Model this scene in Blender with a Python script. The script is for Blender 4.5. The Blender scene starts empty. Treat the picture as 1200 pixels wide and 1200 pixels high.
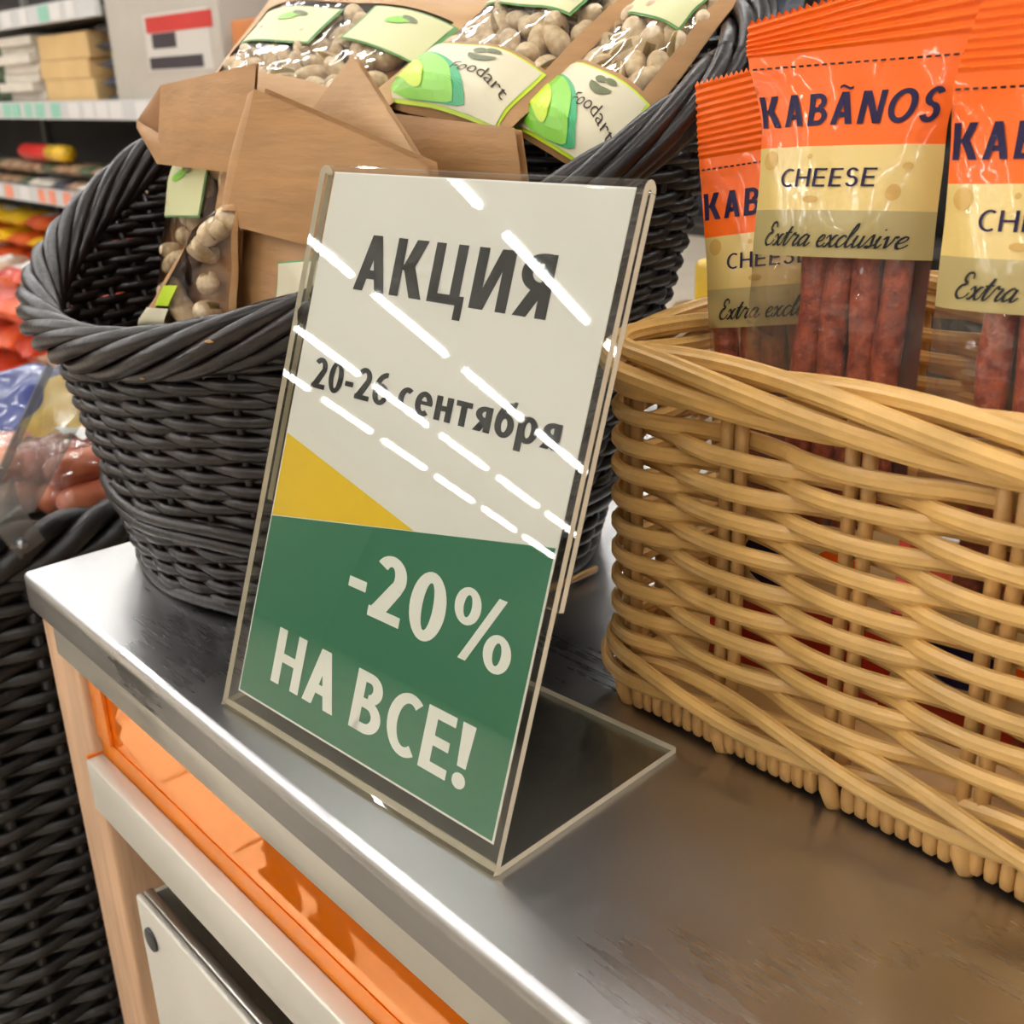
import bpy, math, random
from math import sin, cos, pi, sqrt
from mathutils import Vector, Matrix
random.seed(7)
S = bpy.context.scene
COL = S.collection
H = 0.85                       # table top above the floor; everything below is built with the table top at z = 0

# ------------------------------------------------------------------ camera, world, exposure
RT = Vector((0.66085, 0.74985, -0.03162)); DN = Vector((0.25066, -0.26023, -0.93244)); FW = Vector((-0.70742, 0.60828, -0.35993))
CAM = Vector((0.5893, -0.1606, 0.2369)); FPX = 1321.1
cd = bpy.data.cameras.new('camera'); cam = bpy.data.objects.new('camera', cd); COL.objects.link(cam)
cam.matrix_world = Matrix(((RT.x, -DN.x, -FW.x, CAM.x), (RT.y, -DN.y, -FW.y, CAM.y), (RT.z, -DN.z, -FW.z, CAM.z + H), (0, 0, 0, 1)))
cd.sensor_width = 36; cd.lens = FPX / 1200 * 36; cd.clip_start = 0.01; cd.clip_end = 100
cd.dof.use_dof = True; cd.dof.focus_distance = 0.41; cd.dof.aperture_fstop = 20
S.camera = cam
W = bpy.data.worlds.new('store_air'); S.world = W; W.use_nodes = True
W.node_tree.nodes['Background'].inputs[0].default_value = (1, .97, .93, 1); W.node_tree.nodes['Background'].inputs[1].default_value = 0.35
S.view_settings.view_transform = 'Standard'; S.view_settings.look = 'None'; S.view_settings.gamma = 1
S.view_settings.exposure = 0.0; S.view_settings.use_curve_mapping = False
LAMP = 72.0                    # radiance of the ceiling tubes

# ------------------------------------------------------------------ pixel helpers (1200 x 1200 frame)
def ray(x, y): return (FW + RT * ((x - 600) / FPX) + DN * ((y - 600) / FPX))
def ony(x, y, Y): d = ray(x, y); return CAM + d * ((Y - CAM.y) / d.y)
def onx(x, y, X): d = ray(x, y); return CAM + d * ((X - CAM.x) / d.x)
def onz(x, y, Z): d = ray(x, y); return CAM + d * ((Z - CAM.z) / d.z)

# ------------------------------------------------------------------ materials
def lin(c):
    c = c / 255.0
    return c / 12.92 if c <= .04045 else ((c + .055) / 1.055) ** 2.4
def rgb(r, g, b): return (lin(r), lin(g), lin(b), 1)
MATS = {}
def mat(name, col, rough=.5, metal=0, noise=0, nscale=30, bump=0, bscale=60, coat=0, col2=None, spec=.5, stretch=None, lo=.35, hi=.65):
    m = bpy.data.materials.new(name); m.use_nodes = True; nt = m.node_tree; b = nt.nodes['Principled BSDF']
    c = rgb(*col); b.inputs['Base Color'].default_value = c; b.inputs['Roughness'].default_value = rough; b.inputs['Metallic'].default_value = metal
    b.inputs['Specular IOR Level'].default_value = spec
    if coat: b.inputs['Coat Weight'].default_value = coat; b.inputs['Coat Roughness'].default_value = .05
    tc = nt.nodes.new('ShaderNodeTexCoord'); mp = nt.nodes.new('ShaderNodeMapping'); nt.links.new(tc.outputs['Object'], mp.inputs[0])
    if stretch: mp.inputs['Scale'].default_value = stretch
    if noise or col2:
        n = nt.nodes.new('ShaderNodeTexNoise'); n.inputs['Scale'].default_value = nscale; n.inputs['Detail'].default_value = 5
        nt.links.new(mp.outputs[0], n.inputs['Vector'])
        r = nt.nodes.new('ShaderNodeValToRGB'); nt.links.new(n.outputs['Fac'], r.inputs[0])
        r.color_ramp.elements[0].position = lo; r.color_ramp.elements[1].position = hi
        if col2: r.color_ramp.elements[0].color = rgb(*col2); r.color_ramp.elements[1].color = c
        else:
            r.color_ramp.elements[0].color = tuple(max(0, v * (1 - noise)) for v in c[:3]) + (1,)
            r.color_ramp.elements[1].color = tuple(min(1, v * (1 + noise)) for v in c[:3]) + (1,)
        nt.links.new(r.outputs[0], b.inputs['Base Color'])
    if bump:
        n = nt.nodes.new('ShaderNodeTexNoise'); n.inputs['Scale'].default_value = bscale; n.inputs['Detail'].default_value = 4
        nt.links.new(mp.outputs[0], n.inputs['Vector'])
        bp = nt.nodes.new('ShaderNodeBump'); bp.inputs['Strength'].default_value = bump; bp.inputs['Distance'].default_value = .002
        nt.links.new(n.outputs['Fac'], bp.inputs['Height']); nt.links.new(bp.outputs[0], b.inputs['Normal'])
        if coat: nt.links.new(bp.outputs[0], b.inputs['Coat Normal'])
    MATS[name] = m; return m

def clear(name, tint, refl=1.0, rough=.03, bump=0, bscale=40, haze=0, hazecol=(200, 195, 185)):
    """thin clear plastic: straight-through transmission, Fresnel reflection, optional milky part"""
    m = bpy.data.materials.new(name); m.use_nodes = True; nt = m.node_tree; nt.nodes.clear()
    out = nt.nodes.new('ShaderNodeOutputMaterial'); tr = nt.nodes.new('ShaderNodeBsdfTransparent'); tr.inputs[0].default_value = rgb(*tint)
    gl = nt.nodes.new('ShaderNodeBsdfGlossy'); gl.inputs['Roughness'].default_value = rough; gl.inputs[0].default_value = (1, 1, 1, 1)
    lw = nt.nodes.new('ShaderNodeLayerWeight'); lw.inputs['Blend'].default_value = .5
    pw = nt.nodes.new('ShaderNodeMath'); pw.operation = 'POWER'; pw.inputs[1].default_value = 5; nt.links.new(lw.outputs['Facing'], pw.inputs[0])
    ma = nt.nodes.new('ShaderNodeMath'); ma.operation = 'MULTIPLY_ADD'; ma.inputs[1].default_value = .96; ma.inputs[2].default_value = .038 * refl; nt.links.new(pw.outputs[0], ma.inputs[0])
    mx = nt.nodes.new('ShaderNodeMixShader'); nt.links.new(ma.outputs[0], mx.inputs[0])
    if haze:
        df = nt.nodes.new('ShaderNodeBsdfDiffuse'); df.inputs[0].default_value = rgb(*hazecol)
        m2 = nt.nodes.new('ShaderNodeMixShader'); m2.inputs[0].default_value = haze
        nt.links.new(tr.outputs[0], m2.inputs[1]); nt.links.new(df.outputs[0], m2.inputs[2]); nt.links.new(m2.outputs[0], mx.inputs[1])
    else: nt.links.new(tr.outputs[0], mx.inputs[1])
    nt.links.new(gl.outputs[0], mx.inputs[2]); nt.links.new(mx.outputs[0], out.inputs[0])
    if bump:
        tc = nt.nodes.new('ShaderNodeTexCoord'); n = nt.nodes.new('ShaderNodeTexNoise'); n.inputs['Scale'].default_value = bscale; n.inputs['Detail'].default_value = 2
        nt.links.new(tc.outputs['Object'], n.inputs['Vector'])
        bp = nt.nodes.new('ShaderNodeBump'); bp.inputs['Strength'].default_value = bump; bp.inputs['Distance'].default_value = .004
        nt.links.new(n.outputs['Fac'], bp.inputs['Height']); nt.links.new(bp.outputs[0], gl.inputs['Normal']); nt.links.new(bp.outputs[0], lw.inputs['Normal'])
    MATS[name] = m; return m

def brushed(name, col, rough, stretch, scratch=.25):
    """worn stainless steel: cloudy gloss plus very fine rubbing marks"""
    m = mat(name, col, rough=rough, metal=1)
    nt = m.node_tree; b = nt.nodes['Principled BSDF']; tc = nt.nodes['Texture Coordinate']
    def noise(vec_scale, rot, sc, det):
        mp = nt.nodes.new('ShaderNodeMapping'); mp.inputs['Scale'].default_value = vec_scale; mp.inputs['Rotation'].default_value = (0, 0, rot); nt.links.new(tc.outputs['Object'], mp.inputs[0])
        n = nt.nodes.new('ShaderNodeTexNoise'); n.inputs['Scale'].default_value = sc; n.inputs['Detail'].default_value = det; nt.links.new(mp.outputs[0], n.inputs['Vector']); return n.outputs['Fac']
    def op(kind, a, b_):
        q = nt.nodes.new('ShaderNodeMath'); q.operation = kind
        for k, v in enumerate((a, b_)):
            if isinstance(v, (int, float)): q.inputs[k].default_value = v
            else: nt.links.new(v, q.inputs[k])
        return q.outputs[0]
    cloud = noise((1, 1, 1), 0, 11, 5); l1 = noise((.04, 1, 1), .15, 420, 3); l2 = noise((.03, 1, 1), -.75, 300, 3); l3 = noise((.03, 1, 1), 1.2, 300, 3)
    marks = op('MAXIMUM', l1, op('MAXIMUM', l2, l3))
    r = op('ADD', op('MULTIPLY', cloud, .34), op('ADD', op('MULTIPLY', marks, .20), rough - .29))
    nt.links.new(r, b.inputs['Roughness'])
    bp = nt.nodes.new('ShaderNodeBump'); bp.inputs['Strength'].default_value = scratch; bp.inputs['Distance'].default_value = .0002
    nt.links.new(marks, bp.inputs['Height']); nt.links.new(bp.outputs[0], b.inputs['Normal'])
    return m

brushed('steel_top', (190, 189, 188), .33, None, .05)
brushed('steel_rail', (214, 210, 200), .36, None, .1)
mat('steel_front', (214, 209, 196), .42, metal=.45, noise=.05, nscale=6)
mat('beech', (190, 152, 118), .5, noise=.16, nscale=9, stretch=(14, 14, 1.2), bump=.1, bscale=40)
mat('orange_paint', (222, 122, 22), .32, noise=.06, nscale=20)
mat('black_plastic', (38, 38, 38), .4)
mat('wicker_dark', (32, 20, 15), .36, col2=(18, 12, 10), nscale=70, coat=.15, bump=.18, bscale=300, spec=.32)
mat('wicker_chip', (176, 128, 62), .5)
mat('wicker_bin', (30, 26, 24), .42, noise=.4, nscale=60, bump=.2, bscale=200)
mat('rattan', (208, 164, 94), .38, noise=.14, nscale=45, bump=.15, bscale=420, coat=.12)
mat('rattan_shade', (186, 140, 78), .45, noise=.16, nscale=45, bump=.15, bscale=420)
clear('acrylic', (244, 244, 240), 1.0, .012)
mat('acrylic_edge', (222, 212, 188), .2, coat=.5, spec=.6)
mat('paper', (238, 236, 234), .7)
mat('ink_black', (38, 38, 40), .6, spec=.2)
mat('ink_green', (42, 118, 88), .55)
mat('ink_yellow', (240, 200, 14), .55)
mat('ink_white', (244, 243, 240), .6)
mat('kraft', (172, 128, 80), .6, noise=.09, nscale=26, stretch=(1, 1, 5), bump=.5, bscale=22)
mat('kraft_light', (190, 150, 104), .6, noise=.07, nscale=26, stretch=(1, 1, 5), bump=.4, bscale=22)
mat('kraft_inside', (150, 104, 58), .65, noise=.1, nscale=20)
clear('film', (246, 244, 238), 1.5, .05, bump=.7, bscale=45)
clear('film_pack', (240, 236, 230), 1.5, .05, bump=1.0, bscale=42, haze=.04)
mat('label_cream', (216, 206, 174), .45)
mat('label_pale', (206, 204, 152), .45)
mat('label_green', (128, 196, 48), .4)
mat('label_lime', (196, 222, 40), .4)
mat('label_teal', (40, 158, 96), .4)
mat('label_olive', (104, 108, 72), .5)
mat('label_edge', (96, 150, 84), .5)
mat('ink_brown', (66, 52, 44), .6, spec=.2)
mat('pistachio_shell', (228, 208, 174), .5, col2=(198, 168, 128), nscale=220, bump=.3, bscale=160)
mat('pistachio_kernel', (146, 120, 62), .6)
mat('pack_orange', (246, 102, 0), .42, spec=.3, coat=.3, bump=.5, bscale=24)
mat('pack_cheese', (222, 192, 116), .32, coat=.5, bump=.5, bscale=24)
mat('cheese_hole', (202, 160, 80), .4)
mat('pack_olive', (176, 158, 104), .32, coat=.5, bump=.5, bscale=24)
mat('pack_inner_shade', (112, 62, 54), .4)  # brown that paints the shadow inside the sausage packs
mat('pack_red', (200, 44, 24), .32, coat=.5, bump=.5, bscale=24)
mat('pack_cream', (232, 206, 150), .35, coat=.3)
mat('ink_navy', (34, 24, 60), .5, spec=.2)
mat('sausage', (192, 90, 60), .35, col2=(132, 48, 32), nscale=240, bump=.5, bscale=420, coat=.4)
mat('sausage_red', (142, 36, 30), .35, noise=.2, nscale=60, bump=.4, bscale=120, coat=.4)
mat('floor_tile', (226, 212, 192), .35, noise=.05, nscale=5)
mat('floor_grout', (120, 104, 88), .8)
mat('ceiling_paint', (168, 167, 165), .9)
mat('wall_paint', (184, 178, 168), .9)
mat('shelf_white', (206, 206, 204), .5)
mat('shelf_grey', (120, 118, 114), .55)
mat('shelf_dark', (52, 46, 42), .7)
mat('tag_mint', (150, 205, 182), .5)
mat('tag_white', (226, 224, 220), .5)
mat('tag_salmon', (240, 150, 120), .5)
mat('carton_white', (214, 206, 192), .7, noise=.05, nscale=8)
mat('carton_kraft', (212, 178, 122), .7, noise=.06, nscale=8)
mat('carton_grey', (188, 182, 170), .75, noise=.05, nscale=5)
mat('carton_orange', (196, 122, 66), .7, noise=.08, nscale=9)
mat('pouch_slate', (70, 76, 92), .35, noise=.2, nscale=20, coat=.4)
mat('pouch_beige', (196, 164, 132), .4, col2=(130, 92, 68), nscale=14, coat=.4)
mat('pouch_red', (208, 66, 30), .38, col2=(150, 36, 18), nscale=12, coat=.3)
mat('pouch_orange', (226, 98, 46), .38, col2=(190, 60, 26), nscale=12, coat=.3)
mat('pouch_yellow', (226, 182, 24), .38, noise=.15, nscale=14, coat=.3)
mat('pouch_blue', (26, 42, 110), .35, noise=.25, nscale=14, coat=.4)
mat('pouch_green', (74, 90, 62), .45, noise=.3, nscale=16)
mat('ham', (226, 138, 104), .36, col2=(190, 92, 66), nscale=28, bump=.4, bscale=40, coat=.5)
mat('ham_pale', (238, 176, 148), .36, col2=(206, 116, 88), nscale=24, bump=.4, bscale=40, coat=.5)
mat('label_grey', (206, 201, 192), .6)
mat('print_red', (196, 52, 46), .5)
mat('print_dark', (58, 50, 56), .5)
mat('bottle_red', (196, 28, 22), .3)
mat('cart_wire', (44, 42, 42), .4)
mat('steel_plain', (170, 172, 174), .3, metal=.9)
mat('cloth_beige', (214, 190, 158), .8, noise=.08, nscale=20, bump=.4, bscale=60)
mat('lamp_housing', (230, 230, 228), .5)
clear('price_plastic', (226, 228, 228), 2.2, .08, haze=.12, hazecol=(205, 205, 200))
def emis(name, s):
    m = bpy.data.materials.new(name); m.use_nodes = True; b = m.node_tree.nodes['Principled BSDF']
    b.inputs['Base Color'].default_value = (1, 1, 1, 1); b.inputs['Emission Color'].default_value = (1, .99, .975, 1); b.inputs['Emission Strength'].default_value = s
    MATS[name] = m
emis('tube_light', LAMP)
def orange_panel():
    """glossy orange plastic that mirrors the floor in front of it"""
    m = bpy.data.materials.new('orange_plastic'); m.use_nodes = True; nt = m.node_tree; nt.nodes.clear()
    out = nt.nodes.new('ShaderNodeOutputMaterial'); d = nt.nodes.new('ShaderNodeBsdfDiffuse'); d.inputs[0].default_value = rgb(240, 118, 10)
    g = nt.nodes.new('ShaderNodeBsdfGlossy'); g.inputs[0].default_value = rgb(255, 206, 160); g.inputs['Roughness'].default_value = .0
    mx = nt.nodes.new('ShaderNodeMixShader'); mx.inputs[0].default_value = .5
    nt.links.new(d.outputs[0], mx.inputs[1]); nt.links.new(g.outputs[0], mx.inputs[2]); nt.links.new(mx.outputs[0], out.inputs[0])
    MATS['orange_plastic'] = m
orange_panel()

# ------------------------------------------------------------------ mesh helpers
def V(*a): return Vector(a)
class MB:
    def __init__(s): s.v = []; s.f = []; s.m = []
    def quad(s, *p, m=0):
        i = len(s.v); s.v += [Vector(q) for q in p]; s.f.append(tuple(range(i, i + len(p)))); s.m.append(m); return s
    def hexa(s, p, m=0):          # p: 8 points, bottom loop then top loop
        i = len(s.v); s.v += [Vector(q) for q in p]
        for f in ((3, 2, 1, 0), (4, 5, 6, 7), (0, 1, 5, 4), (1, 2, 6, 5), (2, 3, 7, 6), (3, 0, 4, 7)):
            s.f.append(tuple(i + k for k in f)); s.m.append(m)
        return s
    def box(s, a, b, m=0):
        (x0, y0, z0), (x1, y1, z1) = a, b
        return s.hexa([(x0, y0, z0), (x1, y0, z0), (x1, y1, z0), (x0, y1, z0), (x0, y0, z1), (x1, y0, z1), (x1, y1, z1), (x0, y1, z1)], m)
    def grid(s, fn, nu, nv, m=0, mf=None, skip=None):
        i = len(s.v)
        for b in range(nv + 1):
            for a in range(nu + 1): s.v.append(Vector(fn(a / nu, b / nv)))
        for b in range(nv):
            for a in range(nu):
                if skip and skip((a + .5) / nu, (b + .5) / nv): continue
                k = i + b * (nu + 1) + a
                s.f.append((k, k + 1, k + nu + 2, k + nu + 1)); s.m.append(mf((a + .5) / nu, (b + .5) / nv) if mf else m)
        return s
    def tube(s, pts, r, sides=8, closed=False, flute=0, frames=None, m=0, caps=True):
        """swept tube; r is a number, (a, b) semi axes along the frame, or a list of numbers; frames gives the first axis for each point"""
        n = len(pts); i0 = len(s.v); pts = [Vector(p) for p in pts]; prev = None
        for k in range(n):
            a = pts[(k - 1) % n] if (closed or k > 0) else pts[k]; b = pts[(k + 1) % n] if (closed or k < n - 1) else pts[k]
            t = (b - a).normalized() if (b - a).length > 1e-9 else Vector((0, 0, 1))
            if frames: x = Vector(frames[k])
            elif prev is None: x = t.orthogonal()
            else: x = prev
            x = (x - t * x.dot(t)).normalized(); prev = x; y = t.cross(x)
            ra, rb = r if isinstance(r, tuple) else ((r[k], r[k]) if isinstance(r, list) else (r, r))
            for j in range(sides):
                q = 2 * pi * j / sides; w = 1 + (flute if j % 2 else -flute)
                s.v.append(pts[k] + x * (ra * w * cos(q)) + y * (rb * w * sin(q)))
        for k in range(n if closed else n - 1):
            k2 = (k + 1) % n
            for j in range(sides):
                j2 = (j + 1) % sides
                s.f.append((i0 + k * sides + j, i0 + k * sides + j2, i0 + k2 * sides + j2, i0 + k2 * sides + j)); s.m.append(m)
        if not closed and caps:
            s.f.append(tuple(i0 + j for j in reversed(range(sides)))); s.m.append(m)
            s.f.append(tuple(i0 + (n - 1) * sides + j for j in range(sides))); s.m.append(m)
        return s
    def mesh(s, name, mats, org=V(0, 0, 0), smooth=True):
        me = bpy.data.meshes.new(name); me.from_pydata([tuple(q - org) for q in s.v], [], s.f)
        for q in (mats if isinstance(mats, (list, tuple)) else [mats]): me.materials.append(MATS[q])
        me.polygons.foreach_set('material_index', s.m)
        if smooth: me.polygons.foreach_set('use_smooth', [True] * len(me.polygons))
        me.update(); return me
    def build(s, name, mats, parent=None, org=None, smooth=True, bevel=0, segs=2):
        """a part (verts given in table space, parent's base subtracted) or a whole thing when parent is None"""
        base = ORG[parent.name] if parent is not None else Vector(org if org is not None else (0, 0, 0))
        me = s.mesh(name, mats, base, smooth); o = bpy.data.objects.new(name, me); COL.objects.link(o)
        if parent is not None: o.parent = parent
        else: o.location = base
        ORG[o.name] = base
        if bevel:
            b = o.modifiers.new('bevel', 'BEVEL'); b.width = bevel; b.segments = segs; b.limit_method = 'ANGLE'; b.angle_limit = math.radians(40)
        return o
ORG = {}
def tag(o, label, cat, group=None):
    o['label'] = label; o['category'] = cat
    if group: o['group'] = group
    return o
def thing(name, loc, label, cat, group=None):
    o = bpy.data.objects.new(name, None); COL.objects.link(o); o.location = loc; o.empty_display_size = .02
    ORG[o.name] = Vector(loc); return tag(o, label, cat, group)
def struct(o): o['kind'] = 'structure'; return o
def inst(name, me, parent, mtx):          # a part sharing mesh data; mtx in table space
    o = bpy.data.objects.new(name, me); COL.objects.link(o); o.parent = parent
    o.matrix_local = Matrix.Translation(-ORG[parent.name]) @ mtx; return o
def boxpart(name, a, b, m, parent, bevel=0):
    return MB().box(a, b).build(name, m, parent, smooth=bool(bevel), bevel=bevel)

TXT = {}
def text_flat(body, offset=0, shear=0):
    """2-D outline of a line of lettering scaled to the unit square: (verts, faces, aspect)"""
    key = (body, offset, shear)
    if key not in TXT:
        c = bpy.data.curves.new('lettering', 'FONT'); c.body = body; c.offset = offset; c.shear = shear; c.resolution_u = 3
        o = bpy.data.objects.new('lettering', c); COL.objects.link(o)
        me = bpy.data.meshes.new_from_object(o.evaluated_get(bpy.context.evaluated_depsgraph_get()))
        vs = [(v.co.x, v.co.y) for v in me.vertices]; fs = [tuple(p.vertices) for p in me.polygons]
        bpy.data.objects.remove(o); bpy.data.curves.remove(c); bpy.data.meshes.remove(me)
        x0 = min(v[0] for v in vs); x1 = max(v[0] for v in vs); y0 = min(v[1] for v in vs); y1 = max(v[1] for v in vs)
        TXT[key] = ([((x - x0) / (x1 - x0), (y - y0) / (y1 - y0)) for x, y in vs], fs)
    return TXT[key]
def lettering(name, body, fn, m, parent, offset=0, shear=0):
    """fn maps the unit square to table space"""
    vs, fs = text_flat(body, offset, shear); mb = MB(); mb.v = [Vector(fn(a, b)) for a, b in vs]; mb.f = list(fs); mb.m = [0] * len(fs)
    return mb.build(name, m, parent, smooth=False)

# ---- hand-drawn bold lettering: every glyph is a few filled strokes in a box one cap height tall
def g_rect(x0, y0, x1, y1): return [[(x0, y0), (x1, y0), (x1, y1), (x0, y1)]]
def g_para(x0, y0, x1, y1, w): return [[(x0, y0), (x0 + w, y0), (x1 + w, y1), (x1, y1)]]
def g_arc(cx, cy, rx, ry, a0, a1, tx, ty, n=None):
    n = n or max(4, int(abs(a1 - a0) / 12)); out = []
    for k in range(n):
        a, b_ = math.radians(a0 + (a1 - a0) * k / n), math.radians(a0 + (a1 - a0) * (k + 1) / n)
        out.append([(cx + rx * cos(a), cy + ry * sin(a)), (cx + rx * cos(b_), cy + ry * sin(b_)), (cx + (rx - tx) * cos(b_), cy + (ry - ty) * sin(b_)), (cx + (rx - tx) * cos(a), cy + (ry - ty) * sin(a))])
    return out
def glyphs(t):
    h = t * .78; R_, P_, A_ = g_rect, g_para, g_arc; G = {}
    G['А'] = (P_(0, 0, .37 - t * .55, 1, t * 1.1) + P_(.74 - t * 1.1, 0, .37 - t * .55, 1, t * 1.1) + R_(.17, .22, .57, .22 + h), .74)
    G['К'] = (R_(0, 0, t, 1) + P_(t * .9, .46, .68 - t * 1.25, 1, t * 1.25) + P_(.72 - t * 1.3, 0, t * .95, .56, t * 1.3), .72)
    G['Ц'] = (R_(0, 0, t, 1) + R_(.46, 0, .46 + t, 1) + R_(t * .5, 0, .46 + t + .1, h) + R_(.46 + t - .06, -.24, .46 + t + .1, h), .56 + t)
    G['И'] = (R_(0, 0, t, 1) + R_(.72 - t, 0, .72, 1) + P_(t * .35, 0, .72 - t * 1.35, 1, t), .72)
    G['Я'] = (R_(.62 - t, 0, .62, 1) + A_(.40, .70, .37, .305, 90, 270, t, h) + R_(.39, 1.005 - h, .62 - t * .5, 1.005) + R_(.39, .395, .62 - t * .5, .395 + h) + P_(0, 0, .24, .42, t * 1.25), .62)
    G['Н'] = (R_(0, 0, t, 1) + R_(.70 - t, 0, .70, 1) + R_(t * .5, .5 - h / 2, .70 - t * .5, .5 + h / 2), .70)
    G['В'] = (R_(0, 0, t, 1) + A_(.30, .745, .28, .255, -90, 90, t, h) + A_(.31, .285, .33, .285, -90, 90, t, h) + R_(t * .5, 1 - h, .31, 1) + R_(t * .5, .49, .32, .57) + R_(t * .5, .57 - h, .32, .57) + R_(t * .5, 0, .32, h), .64)
    G['С'] = (A_(.40, .5, .40, .515, 55, 305, t, h), .63)
    G['Е'] = (R_(0, 0, t, 1) + R_(t * .5, 0, .54, h) + R_(t * .5, .5 - h / 2, .50, .5 + h / 2) + R_(t * .5, 1 - h, .54, 1), .54)
    G['!'] = ([[(.04, .32), (.20, .32), (.24, 1), (.0, 1)]] + A_(.12, .11, .125, .125, 0, 360, .1245, .1245, 14), .24)
    G['2'] = (A_(.27, .70, .28, .31, 150, -35, t, h) + [[(0, h * .55), (.27, h * .55), (.505, .515), (.325, .62)]] + R_(0, 0, .56, h), .56)
    G['0'] = (A_(.29, .5, .29, .515, 0, 360, t, h), .58)
    G['6'] = (A_(.29, .32, .29, .335, 0, 360, t, h) + A_(.46, .38, .46, .63, 88, 178, t, h), .58)
    G['-'] = (R_(0, .31, .32, .31 + h), .32)
    G['%'] = (A_(.20, .74, .20, .27, 0, 360, t * .68, h * .68) + A_(.74, .26, .20, .27, 0, 360, t * .68, h * .68) + P_(.20, -.01, .62, 1.01, .12), .94)
    x = .715
    G['с'] = (A_(.31, x / 2, .31, .372, 55, 305, t, h), .50)
    G['е'] = (A_(.30, x / 2, .30, .372, 5, 312, t, h) + R_(.08, .33, .59, .33 + h * .7), .60)
    G['н'] = (R_(0, 0, t, x) + R_(.56 - t, 0, .56, x) + R_(t * .5, .29, .56 - t * .5, .29 + h), .56)
    G['т'] = (R_(0, x - h, .52, x) + R_(.26 - t / 2, 0, .26 + t / 2, x), .52)
    G['я'] = (R_(.53 - t, 0, .53, x) + A_(.33, .49, .31, .23, 90, 270, t, h * .9) + R_(.32, x - h * .9, .5, x) + R_(.32, .26, .5, .26 + h * .9) + P_(0, 0, .18, .28, t * 1.2), .53)
    G['б'] = (A_(.29, .33, .29, .345, 0, 360, t, h) + A_(.45, .38, .45, .60, 92, 178, t, h) + P_(.42, .98 - h, .46, 1.02, .12), .58)
    G['р'] = (R_(0, -.26, t, x) + A_(.31, x / 2, .29, .372, 0, 360, t, h), .60)
    for lat, cyr in zip('AKHBCE', 'АКНВСЕ'): G[lat] = G[cyr]
    til = [[(.18 + .1 * k, 1.10 + .05 * sin(k * 1.5)), (.28 + .1 * k, 1.10 + .05 * sin(k * 1.5 + 1.5)), (.28 + .1 * k, 1.18 + .05 * sin(k * 1.5 + 1.5)), (.18 + .1 * k, 1.18 + .05 * sin(k * 1.5))] for k in range(4)]
    G['Ã'] = (G['А'][0] + til, .74)
    G['N'] = (R_(0, 0, t, 1) + R_(.74 - t, 0, .74, 1) + P_(.74 - t * 1.3, 0, t * .1, 1, t * 1.15), .74)
    G['O'] = (A_(.42, .5, .42, .515, 0, 360, t, h), .84)
    G['S'] = (A_(.28, .735, .27, .28, 25, 270, t, h) + A_(.28, .28, .29, .295, -160, 90, t, h), .57)
    return G
def drawn(name, body, fn, m, parent, gap=.12, t=.205):
    """bold lettering; x spans the unit interval, y 0..1 is the cap height"""
    G = glyphs(t); x = 0; polys = []
    for ch in body:
        if ch == ' ': x += .26; continue
        ps, w = G[ch]; polys += [[(x + a, b_) for a, b_ in p] for p in ps]; x += w + gap
    x -= gap; mb = MB(); last = None; lay = 0
    ax = (Vector(fn(.1, 0)) - Vector(fn(0, 0))).cross(Vector(fn(0, .5)) - Vector(fn(0, 0))).normalized()
    for p in polys:
        q = [(a / x, b_) for a, b_ in p]
        # strokes that cross lie in layers a few hundredths of a millimetre apart
        if last is None or abs(p[0][0] - last[0]) + abs(p[0][1] - last[1]) > 1e-6: lay = (lay + 1) % 6
        last = p[1]; up_ = ax * (lay * 2.5e-5)
        # cut long strokes so that they follow a curved pack
        for k in range(4): 
            f0, f1 = k / 4, (k + 1) / 4
            L = lambda i, j, f: (q[i][0] + (q[j][0] - q[i][0]) * f, q[i][1] + (q[j][1] - q[i][1]) * f)
            mb.quad(*[Vector(fn(*c)) + up_ for c in (L(0, 3, f0), L(1, 2, f0), L(1, 2, f1), L(0, 3, f1))])
    return mb.build(name, m, parent, smooth=False)
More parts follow.
